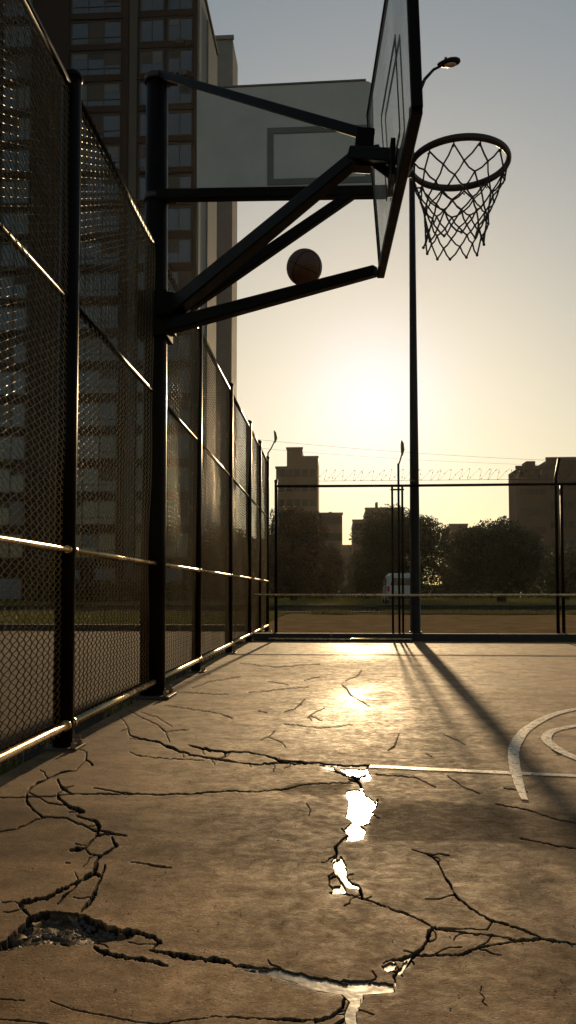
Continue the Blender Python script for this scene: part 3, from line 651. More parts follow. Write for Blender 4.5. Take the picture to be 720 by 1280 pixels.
# ------------------------------------------------------------------ the fence at the far end
BY = 12.56
def bx(px): return at_y(px, 740, BY)[0]
def bz(py): return at_y(500, py, BY)[2]
back = thing('end_fence', 'low open rail fence with razor wire across the far end of the court', 'fence', (3, BY, 0))
ztop, zmid = bz(607), bz(743.5)
for px, zt in ((345, bz(600)), (491, ztop), (499, bz(570) - .12), (504, ztop), (697, bz(575)), (704, ztop)):
    x = bx(px); mb = MB(); r = .026 if px in (345, 697, 704) else .018
    if px == 697: mb.tube([(x, BY, .0), (x, BY, ztop + .1), (x + .06, BY, zt)], r, 12)
    else: mb.tube([(x, BY + (.05 if px == 504 else 0), .0), (x, BY + (.05 if px == 504 else 0), zt)], r, 12)
    if px in (345, 704): mb.sphere((x, BY, zt), r * 1.2, 14, 8, (1, 1, .8), z0=-.4)
    mb.box((x - .06, BY - .06, -.02), (x + .06, BY + .06, .02))
    child(mb, 'post', M['paint_black'], back)
for px in (980, 1300):
    x = bx(px); mb = MB(); mb.tube([(x, BY, .0), (x, BY, ztop)], .026, 12); child(mb, 'post', M['paint_black'], back)
x1_ = 13.6
for z, r, mt, x0 in ((ztop, .021, 'paint_black', bx(345)), (zmid, .019, 'steel_rail', FX + .03), (.05, .03, 'paint_black', FX + .05)):
    mb = MB(); mb.tube([(x0, BY - .03, z), (bx(504), BY - .03, z - .006), (bx(697), BY - .03, z), (x1_, BY - .03, z)], r, 12); child(mb, 'rail', M[mt], back)
mb = MB(); xx = bx(499)
for z in (bz(612), zmid + .01):
    mb = MB(); mb.beam((bx(489), BY, z), (bx(506), BY, z), .03, .025); child(mb, 'gate_hinge', M['paint_black'], back)
mb = MB(); mb.tube([(bx(338), 12.27, .035), (bx(420), 12.27, .03), (bx(512), 12.27, .035)], .016, 10); child(mb, 'rail', M['steel_rail'], back)
bent_arm(bx(499), BY, bz(590), back, .06, .3)
# razor coil and its line wires
mb = MB(); a0 = bx(400); a1 = x1_; n = 2600; pts = []
for i in range(n):
    t = i / n; a = 2 * math.pi * 92 * t; jx = .02 * math.sin(a * .37)
    pts.append((a0 + (a1 - a0) * t + .05 * math.sin(a) + jx, BY + .085 * math.cos(a), bz(594) + .085 * math.sin(a)))
mb.tube(pts, .0018, 4)
for i in range(0, n, 9):
    p = np.array(pts[i]); mb.add([p + (-.012, 0, -.004), p + (.012, 0, .004), p + (0, 0, .016)], [(0, 1, 2)])
child(mb, 'razor_wire', M['lamp_metal'], back)
mb = MB(); mb.tube([(bx(395), BY, bz(600.5)), (x1_, BY, bz(600.5))], .0028, 5); child(mb, 'line_wire', M['lamp_metal'], back)

# ------------------------------------------------------------------ the basketball stand fixed in the fence line
PY_ = 5.7
stand = thing('basketball_stand', 'tall black basketball pole at the fence with a long arm holding hoop and boards', 'basketball hoop', (FX, PY_, 0))
PX_ = FX
ptop = at_y(195, 96, PY_)[2]
mb = MB(); mb.tube([(PX_, PY_, z) for z in (0, 1.2, 2.6, ptop - .01, ptop)], [.092, .090, .086, .080, .074], 32)
pole = child(mb, 'pole', M['paint_black'], stand)
mb = MB(); mb.box((PX_ - .14, PY_ - .14, .0), (PX_ + .15, PY_ + .14, .02)); mb.build('base_plate', M['rust'], pole, loc=(PX_, PY_, 0), bevel=.004)
for sx in (-.1, .115):
    for sy in (-.1, .1): bolt(PX_ + sx, PY_ + sy, .02, .016, pole, (PX_, PY_, 0))
# board geometry
xB = .285
nb = at_y(520, 132, 2.95); fb = at_y(475, 346, 4.52)
RIMY = 3.66
z_b = (nb[2] + fb[2]) / 2; nb[2] = z_b; fb[2] = z_b
zt_ = at_y(458, 144, 4.52)[2]
ft = at_y(459, 144, 4.52)
nt_ = nb.copy(); nt_[2] = zt_; nt_[0] -= .03
hinge = at_y(452, 192, 3.85)
pb = np.array([PX_, PY_, 0.])
def pz(py): return at_y(205, py, PY_)[2]
mb = MB(); mb.beam((PX_ + .03, PY_ - .05, pz(98)), hinge + (.04, .0, .09), .05, .05); child(mb, 'top_brace', M['paint_black'], stand)
mb = MB(); lo = at_y(222, 382, PY_ - .15); mb.beam(lo, hinge + (-.02, .03, 0), .10, .125, .06, .07)
mb.beam(hinge + (-.03, .04, 0), hinge + (.09, 0, .0), .06, .065); child(mb, 'arm', M['paint_black'], stand)
mb = MB(); mb.beam(at_y(228, 388, PY_ - .02), at_y(440, 243, PY_ - .12), .07, .085, .06, .065); child(mb, 'arm_strut', M['paint_black'], stand)
mb = MB(); mb.beam(at_y(207, 409, PY_ - .05), (fb[0] - .03, fb[1], fb[2] + .02), .09, .10, .05, .06); child(mb, 'lower_arm', M['paint_black'], stand)
mb = MB(); q0 = at_y(203, 366, PY_ - .1); q1 = at_y(203, 398, PY_ - .1); q3 = at_y(236, 385, PY_ - .1); q2 = at_y(226, 366, PY_ - .1)
mb.box((PX_ - .11, PY_ - .12, q1[2] - .13), (PX_ + .11, PY_ + .11, q0[2] + .02))
mb.beam((PX_ + .05, PY_ - .1, (q0[2] + q1[2]) / 2), (q3[0], PY_ - .12, (q0[2] + q1[2]) / 2 - .02), .12, .2, .12, .14)
child(mb, 'pole_bracket', M['paint_black'], stand, bevel=.006)
for zc_ in (q0[2] - .02, q1[2] - .07, pz(249.5), pz(98) - .02):
    mb = MB(); mb.tube([(PX_, PY_, zc_ - .022), (PX_, PY_, zc_ + .022)], .094, 28)
    mb.box((PX_ + .09, PY_ - .03, zc_ - .022), (PX_ + .15, PY_ + .03, zc_ + .022)); cl_ = child(mb, 'clamp', M['rust'], stand)
    bolt(PX_ + .13, PY_, zc_ + .022, .012, cl_, (PX_, PY_, 0))
mb = MB(); e = at_y(484, 240, PY_ - .06); mb.beam((PX_ + .02, PY_ - .06, pz(249.5)), e, .07, .078); child(mb, 'cross_beam', M['paint_black'], stand)
# plain board behind, hung on the cross beam
YB = PY_ + .02
c0 = at_y(246, 241, YB); c1 = at_y(469, 236, YB); c2 = at_y(466, 101, YB); c3 = at_y(246, 112, YB)
mb = MB(); rc = .05; out = [c0, c1]
for k in range(5):
    a = math.pi / 2 * k / 4; out.append(c2 + np.array([-rc + rc * math.cos(a), 0, -rc + rc * math.sin(a)]))
out += [c3]
fr = [p.copy() for p in out]; bk = [p + np.array([0, .035, 0]) for p in out]; n = len(out)
mb.add(fr + bk, [tuple(range(n)), tuple(range(n, 2 * n))[::-1]] + [(i, i + n, (i + 1) % n + n, (i + 1) % n) for i in range(n)])
bd = child(mb, 'backboard', M['board_white'], stand, label='plain white rear backboard with a faded grey target rectangle')
mb = MB()
def strip(a, b, wd, yo=-.004):
    a = np.array(a) + (0, yo, 0); b = np.array(b) + (0, yo, 0)
    mb.box(np.minimum(a, b) - (wd / 2, .003, wd / 2), np.maximum(a, b) + (wd / 2, .0, wd / 2))
t0 = at_y(338, 228, YB); t1 = at_y(461, 228, YB); t2 = at_y(461, 164, YB); t3 = at_y(338, 164, YB); wd = .045
tz0, tz1 = t0[2], t3[2]
mb.box((t0[0] - wd / 2, YB - .006, tz0 - wd / 2), (t1[0] + wd / 2, YB - .002, tz0 + wd / 2)); mb.box((t0[0] - wd / 2, YB - .006, tz1 - wd / 2), (t1[0] + wd / 2, YB - .002, tz1 + wd / 2))
mb.box((t0[0] - wd / 2, YB - .006, tz0 + wd / 2), (t0[0] + wd / 2, YB - .002, tz1 - wd / 2)); mb.box((t1[0] - wd / 2, YB - .006, tz0 + wd / 2), (t1[0] + wd / 2, YB - .002, tz1 - wd / 2))
mb.build('target_rectangle', M['board_grey'], bd, loc=(PX_, PY_, 0))
mb = MB()   # return edge along the top of the rear board
mb.beam(c3 + (0, .016, .008), c2 + (-.05, .016, .008), .045, .014); mb.build('board_rim', M['board_grey'], bd, loc=(PX_, PY_, 0))
# clear front board with steel frame
mb = MB(); gr = 8; V = []; Fc = []
for side in (0, .008):
    for i in range(gr + 1):
        for j in range(gr + 1):
            u = i / gr; v = j / gr; V.append((nb * (1 - u) + fb * u) * (1 - v) + (nt_ * (1 - u) + ft * u) * v + np.array([side, 0, 0]))
m1 = (gr + 1) ** 2
for i in range(gr):
    for j in range(gr):
        a = i * (gr + 1) + j; Fc += [(a, a + gr + 1, a + gr + 2, a + 1), (a + m1, a + 1 + m1, a + gr + 2 + m1, a + gr + 1 + m1)]
mb.add(V, Fc, False); fbrd = child(mb, 'backboard', M['acrylic'], stand, label='clear front backboard in a black steel frame')
mb = MB(); off = np.array([.004, 0, 0])
mb.beam(nb + off, fb + off, .042, .045); mb.beam(nb + off, nt_ + off, .04, .042); mb.beam(fb + off, ft + off, .018, .018); mb.beam(nt_ + off, ft + off, .018, .022)
mb.build('board_frame', M['paint_black'], fbrd, loc=(PX_, PY_, 0))
mb = MB(); zb0, zb1 = z_b + .16, z_b + .58; o2 = np.array([.016, 0, 0])
def onb(y, z):
    u = (y - nb[1]) / (fb[1] - nb[1]); v = (z - z_b) / (zt_ - z_b); return (nb * (1 - u) + fb * u) * (1 - v) + (nt_ * (1 - u) + ft * u) * v
for s_ in (-.006, .014):
    so_ = np.array([s_, 0, 0])
    A = [onb(RIMY - .29, zb0) + so_, onb(RIMY + .29, zb0) + so_, onb(RIMY + .29, zb1) + so_, onb(RIMY - .29, zb1) + so_]
    for i in range(4): mb.beam(A[i], A[(i + 1) % 4], .003, .035) if i % 2 == 0 else mb.beam(A[i], A[(i + 1) % 4], .035, .003)
mb.build('target_rectangle', M['rust'], fbrd, loc=(PX_, PY_, 0))
# mount through the board, rim and net
rimc = at_y(574, 205, RIMY); RR = .222
mb = MB()
mb.beam(hinge + (-.04, 0, .0), (xB + .02, RIMY - .04, rimc[2] + .02), .075, .06); mb.beam(hinge + (.02, .02, -.0), (xB + .02, RIMY + .09, rimc[2] - .02), .05, .045)
mb.beam(hinge + (.0, 0, -.08), hinge + (.02, 0, .11), .08, .09)
mb.box((xB - .03, RIMY - .10, rimc[2] - .09), (xB - .008, RIMY + .12, rimc[2] + .08))
child(mb, 'mount', M['paint_black'], stand, bevel=.003)
ring = [(rimc[0] + RR * math.cos(a), RIMY + RR * math.sin(a), rimc[2]) for a in np.linspace(0, 2 * math.pi, 56, endpoint=False)]
mb = MB(); mb.tube(ring, .0125, 12, closed=True, flat=1.35)
mb.box((xB + .012, RIMY - .085, rimc[2] - .10), (xB + .03, RIMY + .085, rimc[2] + .045))
mb.beam((xB + .02, RIMY - .06, rimc[2] - .01), (rimc[0] - RR * .93, RIMY - .07, rimc[2]), .05, .02); mb.beam((xB + .02, RIMY + .06, rimc[2] - .01), (rimc[0] - RR * .93, RIMY + .07, rimc[2]), .05, .02)
mb.beam((xB + .025, RIMY, rimc[2] - .085), (rimc[0] - RR * .98, RIMY, rimc[2] - .008), .05, .012)
for k in range(12):
    a = 2 * math.pi * (k + .5) / 12; c = np.array([rimc[0] + RR * math.cos(a), RIMY + RR * math.sin(a), rimc[2] - .016])
    mb.tube([c + (.0, 0, .004), c + (.004, .003, -.012), c + (.0, .006, -.02), c + (-.006, .006, -.012)], .0032, 6)
rim = child(mb, 'rim', M['rust'], stand)
mb = MB(); NN = 12
lev = [(0, .218, -.022), (1, .203, -.085), (2, .182, -.135), (3, .162, -.185), (4, .148, -.235), (5, .140, -.288), (6, .135, -.34), (7, .138, -.392)]
rnd = random.Random(5); node = {}
for l, r, z in lev:
    for k in range(NN):
        a = 2 * math.pi * (k + .5 + (.5 if l % 2 else 0)) / NN
        jr = 0 if l == 0 else rnd.uniform(-.008, .008); ja = 0 if l == 0 else rnd.uniform(-.05, .05); jz = 0 if l == 0 else rnd.uniform(-.011, .011)
        sway = -.010 * l / 3
        node[l, k] = np.array([rimc[0] + sway + (r + jr) * math.cos(a + ja), RIMY + (r + jr) * math.sin(a + ja), rimc[2] + z + jz])
def cord(a, b, sag=.006):
    mid = (a + b) / 2 + np.array([rnd.uniform(-.003, .003), rnd.uniform(-.003, .003), -sag]); mb.tube([a, mid, b], .004, 6, cap=False)
for l in range(7):
    for k in range(NN):
        if l % 2 == 0: cord(node[l, k], node[l + 1, k]); cord(node[l, k], node[l + 1, (k - 1) % NN])
        else: cord(node[l, k], node[l + 1, k]); cord(node[l, k], node[l + 1, (k + 1) % NN])
for (l, k), p in node.items():
    if l: mb.sphere(p, .0062 if l < 7 else .0075, 6, 4)
mb.build('net', M['net'], rim, loc=(PX_, PY_, 0))

# ball in the air
bc = at_y(380.5, 334.5, 5.32); bR = .1205
mb = MB(); mb.sphere((0, 0, 0), bR, 48, 28)
ball = mb.build('basketball', M['ball']); ball.location = bc; ball.rotation_euler = (.5, .3, .4)
tag(ball, 'brown basketball in mid air just above the lower arm of the hoop', 'ball')
mb = MB(); R2 = bR + .0003
for ax in range(2):
    pts = [((R2 * math.cos(a), R2 * math.sin(a), 0) if ax == 0 else (R2 * math.cos(a), 0, R2 * math.sin(a))) for a in np.linspace(0, 2 * math.pi, 60, endpoint=False)]
    mb.tube(pts, .0022, 6, closed=True)
for s_ in (-1, 1):
    pts = []
    for a in np.linspace(0, 2 * math.pi, 60, endpoint=False):
        v = np.array([math.cos(a) * .75, s_ * (.55 + .22 * math.cos(2 * a)), math.sin(a) * .75]); v /= np.linalg.norm(v); pts.append(v * R2)
    mb.tube(pts, .0022, 6, closed=True)
mb.build('seam', M['paint_black'], ball)

# ------------------------------------------------------------------ street lamp
LY = 12.95
lb = at_y(519, 740, LY); lx = lb[0]
lamp = thing('street_lamp', 'tall grey street lamp with curved arm standing behind the end fence', 'street lamp', (lx, LY, -.05))
ztp = at_y(521, 135, LY)[2]
mb = MB(); zs = [-.05, .0, .02, 2, 5, ztp]; mb.tube([(lx, LY, z) for z in zs], [.11, .11, .085, .077, .058, .042], 18)
mb.tube([(lx, LY, -.05), (lx, LY, .12)], .1, 18); child(mb, 'pole', M['lamp_metal'], lamp)
q = [at_y(px, py, LY) for px, py in [(521, 137), (524, 115), (531, 99), (542, 87), (552, 82)]]; q[0][0] = lx
mb = MB(); mb.tube(q, [.040, .033, .027, .023, .021], 12); child(mb, 'arm', M['lamp_metal'], lamp)
hc = at_y(561, 79, LY); mb = MB(); V = []; Fc = []; ns = 12; prof = [(-.19, .02, .02), (-.16, .045, .035), (-.08, .085, .06), (.02, .105, .078), (.11, .095, .072), (.17, .06, .05), (.19, .02, .02)]
for (t, wd, hh) in prof:
    for j in range(ns):
        a = 2 * math.pi * j / ns; zz = math.sin(a) * hh; zz = zz if zz > 0 else zz * .55
        V.append((hc[0] + t, LY + math.cos(a) * wd, hc[2] + zz + t * .12))
for i in range(len(prof) - 1):
    for j in range(ns): Fc.append((i * ns + j, i * ns + (j + 1) % ns, (i + 1) * ns + (j + 1) % ns, (i + 1) * ns + j))
Fc += [tuple(range(ns)), tuple(range((len(prof) - 1) * ns, len(prof) * ns))]
mb.add(V, Fc, True); mb.box((hc[0] - .07, LY - .02, hc[2] + .04), (hc[0] - .03, LY + .02, hc[2] + .095)); hd = child(mb, 'lamp_head', M['lamp_metal'], lamp)
mb = MB(); mb.sphere((hc[0] + .02, LY, hc[2] - .028), .08, 16, 8, (1.3, .8, .4)); mb.build('lens', M['lamp_lens'], hd, loc=(lx, LY, -.05))

# overhead cables
def cable(p, q, sag, r, label):
    mb = MB(); pts = [np.array(p) * (1 - t) + np.array(q) * t + np.array([0, 0, -4 * sag * t * (1 - t)]) for t in np.linspace(0, 1, 24)]
    mb.tube(pts, r, 5); return tag(mb.build('overhead_cable', M['paint_black']), label, 'cable')
cable(at_y(280, 545, 52), at_y(760, 578, 52), .25, .008, 'thin overhead cable crossing the sky highest above the end fence')
cable(at_y(280, 556, 58), at_y(760, 583, 58), .3, .007, 'thin overhead cable crossing the sky just under the highest one')

# ------------------------------------------------------------------ buildings
def win_mesh(w_, h_, panes, tall=0, glass='glass'):
    g = MB(); g.box((-w_ / 2, -.02, 0), (w_ / 2, .01, h_))
    f = MB(); t = .09
    f.box((-w_ / 2 - t, -.10, -t), (w_ / 2 + t, .0, .0)); f.box((-w_ / 2 - t, -.10, h_), (w_ / 2 + t, .0, h_ + t))
    f.box((-w_ / 2 - t, -.10, 0), (-w_ / 2, .0, h_)); f.box((w_ / 2, -.10, 0), (w_ / 2 + t, .0, h_))
    for k in range(1, panes): x = -w_ / 2 + w_ * k / panes; f.box((x - .05, -.09, 0), (x + .05, -.022, h_))
    if tall: f.box((-w_ / 2, -.088, h_ * .26), (w_ / 2, -.024, h_ * .26 + .07))
    a = g.build('window', M[glass]); b = f.build('frame', M['frame']); b.parent = a; return a
def copy_win(src, parent, loc, first):
    o = src if first else src.copy()
    if not first:
        COL.objects.link(o)
        for ch in src.children: c = ch.copy(); COL.objects.link(c); c.parent = o
    o.parent = parent; o.location = loc; return o
TY = 71.0
def tx(px): return at_y(px, 740 if px < -200 else 250, TY)[0]
tower = thing('apartment_tower', 'tall dark red brick apartment tower behind the left fence', 'building', (tx(120), TY, 0))
xR = tx(245); xL = tx(-150); TH = 58.0
TD = 11.0
base = np.array(tower.location)
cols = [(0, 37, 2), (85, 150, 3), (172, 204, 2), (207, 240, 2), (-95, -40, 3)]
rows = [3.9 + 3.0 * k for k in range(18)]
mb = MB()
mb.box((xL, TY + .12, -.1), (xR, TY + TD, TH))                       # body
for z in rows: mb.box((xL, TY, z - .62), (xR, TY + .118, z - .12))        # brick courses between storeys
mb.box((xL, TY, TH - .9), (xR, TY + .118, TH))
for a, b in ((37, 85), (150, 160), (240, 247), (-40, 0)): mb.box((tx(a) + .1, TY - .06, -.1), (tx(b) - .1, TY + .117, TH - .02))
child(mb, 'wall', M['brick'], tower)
mb = MB(); mb.box((tx(160.5), TY - .12, -.1), (tx(170), TY + .117, TH - .03)); child(mb, 'pilaster', M['spandrel'], tower)
mb = MB(); mb.box((xR + .003, TY + .02, -.1), (xR + .25, TY + TD, TH - .4))
mb.box((xR + .253, TY + 4.2, -.1), (xR + .40, TY + 6.6, TH - 1.2)); child(mb, 'side_wall', M['tower_grey'], tower)
mb = MB(); mb.box((xL - .1, TY - .15, TH), (xR + .35, TY + TD + .1, TH + .35)); child(mb, 'roof', M['spandrel'], tower)
protos = {}; cnt = 0
wr_ = random.Random(17)
def blind(x0, x1, z0, z1):
    g = MB(); g.box((x0, -.05, z0), (x1, -.024, z1)); return g.build('blind', M[wr_.choice(['blind_pale', 'blind_dark', 'blind_tan'])])
for (a, b, n_) in cols:
    wd = tx(b) - tx(a) - .3
    key = (a, n_); src = win_mesh(wd, 2.05, n_, 1 if n_ == 3 else 0)
    for i, z in enumerate(rows):
        if a < 0 and z > 40: continue
        wo = copy_win(src, tower, ((tx(a) + tx(b)) / 2 - base[0], .09, z), False); cnt += 1
        for k in range(n_):
            if wr_.random() < .5:
                xa = -wd / 2 + wd * k / n_ + .07; h0 = wr_.choice([.1, .5, .9, 1.3, 1.5]); bl = blind(xa, xa + wd / n_ - .14, h0, 2.04); bl.parent = wo
        if wr_.random() < .16:
            g = MB(); xo = wr_.uniform(-wd * .3, wd * .3); p0 = base + ((tx(a) + tx(b)) / 2 - base[0] + xo, 0, z - .62)
            g.box(p0 + (-.4, -.42, 0), p0 + (.4, -.02, .5)); child(g, 'air_conditioner', M['spandrel'], tower, bevel=.03)
    for ch in list(src.children): bpy.data.objects.remove(ch)
    bpy.data.objects.remove(src)
mb = MB()
for (a, b, z1) in ((-30, 36, 1.95), (84, 106, 2.7), (126, 150, 2.85), (206, 232, 2.9)):
    mb = MB(); mb.box((tx(a), TY - .30, .1), (tx(b), TY - .2, z1)); mb.box((tx(a), TY - .2, .1), (tx(b), TY, z1 - .1)); child(mb, 'entrance_panel', M['pale_panel'], tower)

def block(name, label, m, boxes, Y, depth, wins=None, wsize=(1.1, 1.3), extras=()):
    """boxes: photo px0, px1, top py of each step of the roofline"""
    pyr = boxes[0][2] + 40
    xs = at_y((boxes[0][0] + boxes[-1][1]) / 2, pyr, Y)[0]
    t = thing(name, label, 'building', (xs, Y, 0)); base = np.array([xs, Y, 0])
    mb = MB(); top = 0
    for k, (a, b, py) in enumerate(boxes):
        x0 = at_y(a, pyr, Y)[0]; x1 = at_y(b, pyr, Y)[0]; z = at_y((a + b) / 2, py, Y)[2]
        yo = .06 * (k % 2)
        mb.box((x0, Y + yo, -.1), (x1 - .01, Y + depth - yo, z))
        mb.box((x0 - .15, Y + yo - .2, z + .003), (x1 + .13, Y + yo + .1, z + .5))       # parapet
    child(mb, 'wall', m, t)
    for (a, b, p0, p1) in extras:
        x0 = at_y(a, pyr, Y)[0]; x1 = at_y(b, pyr, Y)[0]
        mb = MB(); mb.box((x0, Y + 1, at_y(a, p1, Y)[2] - .5), (x1, Y + 4, at_y(a, p0, Y)[2])); child(mb, 'rooftop_box', m, t, bevel=.1)
    if wins:
        src = win_mesh(*wsize, 1, 0, 'far_glass'); first = True; n = 0
        for (a, b, ztop_, nc) in wins:
            x0 = at_y(a, pyr, Y)[0]; x1 = at_y(b, pyr, Y)[0]
            z = ztop_
            while z > 2.5 and n < 98:
                for c in range(nc):
                    x = x0 + (x1 - x0) * (c + .5) / nc
                    copy_win(src, t, (x - xs, -.03, z), first); first = False; n += 1
                z -= 3.1
    return t
G2 = 96.0
block('apartment_tower', 'slim grey concrete tower rising right behind the red brick one', M['tower_grey'], [(270, 291, 50)], G2, 5.0, None)
t2z = lambda py, Y: at_y(400, py, Y)[2]
block('apartment_block', 'stepped hazy tower block left of the distant gap, its middle step tallest', M['far_wall'], [(345, 358.5, 586), (358.5, 378, 562), (378, 397.5, 573)], 165, 12, [(347, 396, t2z(595, 165), 5)])
block('apartment_block', 'lower hazy block directly right of the stepped tower', M['far_wall'], [(398, 428, 644)], 150, 14, [(400, 427, t2z(655, 150), 4)], extras=((404, 408, 640, 644), (411, 415, 639, 644)))
block('office_block', 'small faraway building at the end of the gap between the trees', M['far_wall_dark'], [(426, 441, 683)], 260, 14, [(427, 440, t2z(690, 260), 3)])
block('apartment_block', 'hazy two stepped block behind the left edge of the middle tree', M['far_wall'], [(441, 457, 652), (457, 506, 637)], 185, 14, [(442, 505, t2z(662, 185), 8)], extras=((470, 473, 627, 637), ))
block('apartment_block', 'low faraway block showing between the middle tree and the right tree', M['far_wall_dark'], [(562, 585, 657), (585, 606, 662)], 210, 14, [(564, 604, t2z(672, 210), 5)])
block('apartment_block', 'large dark tower block at the right edge behind the right tree', M['far_wall_dark'], [(646, 684, 586), (684, 770, 575)], 130, 6, [(650, 682, t2z(597, 130), 5), (686, 730, t2z(590, 130), 4)], extras=((660, 672, 575, 586), ), wsize=(.8, 1.0))
block('apartment_block', 'low dark block half hidden behind the left fence and tree', M['far_wall_dark'], [(180, 300, 668), (300, 345, 676)], 190, 14, [(185, 340, t2z(680, 190), 12)])

# ------------------------------------------------------------------ trees
def tree(px0, px1, ptop, Y, kind, label, n=24000, leaf=.17, seed=0, low=.14, name='broadleaf_tree', trunk_lean=0):
    g = np.random.default_rng(seed)
    x0 = at_y(px0, 740, Y)[0]; x1 = at_y(px1, 740, Y)[0]; zt = at_y((px0 + px1) / 2, ptop, Y)[2]
    cx = (x0 + x1) / 2; W = (x1 - x0) / 2; t = thing(name, label, 'tree', (cx, Y, 0), 'trees beyond the road')
    zc = zt * (low + 1) / 2; Hh = zt * (1 - low) / 2
    # clump centres through the crown volume
    C = []; nc = 120
    for k in range(70):                       # outer clumps all round the crown, the rest inside
        zz = 1 - 2 * (k + .5) / 70; a_ = k * 2.39996 + seed; rr_ = math.sqrt(1 - zz * zz); q = g.uniform(.74, .98) * (1 + .07 * math.sin(3 * a_ + seed))
        C.append(np.array([rr_ * math.cos(a_), rr_ * math.sin(a_), zz]) * q)
    while len(C) < nc:
        p = g.uniform(-1, 1, 3); r = np.linalg.norm(p)
        if (r < .8 or (p[2] < -.3 and np.hypot(p[0], p[1]) < .85)) and r > .2: C.append(p)
    C = np.array(C); wz = np.where(C[:, 2] < 0, 1.05, .93); sh = 1 - .06 * np.clip(-C[:, 2], 0, 1)
    CC = np.stack([cx + C[:, 0] * W * .86 * sh, Y + C[:, 1] * W * .86 * sh, zc + C[:, 2] * Hh * .88 * wz], 1)
    cr = W * g.uniform(.16, .31, nc)
    wsel = cr ** 2; ci = g.choice(nc, n, p=wsel / wsel.sum())
    dirs = g.normal(size=(n, 3)); dirs /= np.linalg.norm(dirs, axis=1)[:, None]
    rad = cr[ci] * g.uniform(.2, 1.0, n) ** .4
    P = CC[ci] + dirs * rad[:, None] * np.array([1, 1, .8])
    P[:, 2] = np.maximum(P[:, 2], .3)
    nrm = dirs + g.normal(scale=.7, size=(n, 3)); nrm /= np.linalg.norm(nrm, axis=1)[:, None]
    a = np.cross(nrm, g.normal(size=(n, 3))); a /= np.linalg.norm(a, axis=1)[:, None]; b = np.cross(nrm, a)
    s = leaf * g.uniform(.6, 1.35, n)[:, None]
    V = np.stack([P - a * s * .5, P + b * s * .33, P + a * s * .5, P - b * s * .33], 1).reshape(-1, 3)
    tone = np.clip(g.normal(.5, .2, nc)[ci] + g.normal(0, .18, n), 0, 1)
    mb = MB(); tr = W * .055 + .05
    mb.tube([(cx, Y, -.05), (cx + .05, Y, zt * .18), (cx - .05, Y + .05, zt * .4), (cx, Y, zt * .7)], [tr * 1.5, tr, tr * .75, tr * .35], 10)
    for k in range(9):
        q = CC[g.integers(nc)]; z0 = zt * g.uniform(.2, .5); s0 = np.array([cx, Y, z0]); m_ = (s0 + q) / 2 + (0, 0, .2)
        mb.tube([s0, m_, q], [tr * .5, tr * .3, tr * .1], 7)
    child(mb, 'trunk', M['bark'], t)
    np_mesh('crown', V, np.arange(4 * n).reshape(-1, 4), M['leaf_autumn' if kind else 'leaf_green'], False, {'tone': ('FACE', tone)}, t, (cx, Y, 0))
    return t
tree(322, 412, 622, 62, 1, 'tall orange tinged tree leftmost behind the end fence', seed=1, low=.08)
tree(372, 436, 672, 76, 1, 'smaller dim tree on the left side of the gap in the skyline', 16000, seed=2, low=.05)
tree(438, 574, 627, 66, 0, 'widest dark tree in the middle behind the street lamp', 46000, seed=3, low=.05)
tree(432, 486, 682, 80, 0, 'small tree at the left foot of the middle tree', 14000, seed=4, low=.04)
tree(562, 692, 644, 56, 0, 'broad dark tree at right in front of the large tower block', 36000, seed=5, low=.13)
tree(655, 760, 678, 78, 0, 'tree at the right edge partly hidden by the broad one', 20000, seed=6, low=.04)
tree(545, 598, 688, 84, 0, 'low tree filling the space between the two broad trees', 20000, seed=7, low=.03)
tree(225, 330, 650, 66, 1, 'dim tree seen through the far end of the left fence', 20000, seed=8, low=.06)
tree(30, 84, 690, 64, 0, 'small tree in front of the red brick tower seen through the mesh', 12000, seed=9, low=.05)
def hedge(px0, px1, py, Y, label, seed, n=22000):
    g = np.random.default_rng(seed); x0 = at_y(px0, 740, Y)[0]; x1 = at_y(px1, 740, Y)[0]; zt = at_y(400, py, Y)[2]
    x = g.uniform(x0, x1, n); hh = zt * (.7 + .35 * fbm(x * .5, x * 0 + seed, 3, seed)); u = g.random(n) ** .6
    P = np.stack([x, Y + g.normal(0, .6, n), u * hh], 1); nrm = g.normal(size=(n, 3)); nrm /= np.linalg.norm(nrm, axis=1)[:, None]
    a = np.cross(nrm, g.normal(size=(n, 3))); a /= np.linalg.norm(a, axis=1)[:, None]; b = np.cross(nrm, a); s = .17 * g.uniform(.6, 1.3, n)[:, None]
    V = np.stack([P - a * s * .5, P + b * s * .35, P + a * s * .5, P - b * s * .35], 1).reshape(-1, 3)
    o = np_mesh('hedge', V, np.arange(4 * n).reshape(-1, 4), M['leaf_green'], False, {'tone': ('FACE', g.random(n))}); tag(o, label, 'hedge')
hedge(300, 424, 730, 88, 'dark hedge behind the leftmost trees beyond the end fence', 3, 26000)
hedge(425, 820, 729, 92, 'long tall dark hedge behind the two broad trees', 4, 60000)
hedge(40, 300, 722, 60, 'dark hedge at the foot of the red brick tower', 5, 26000)

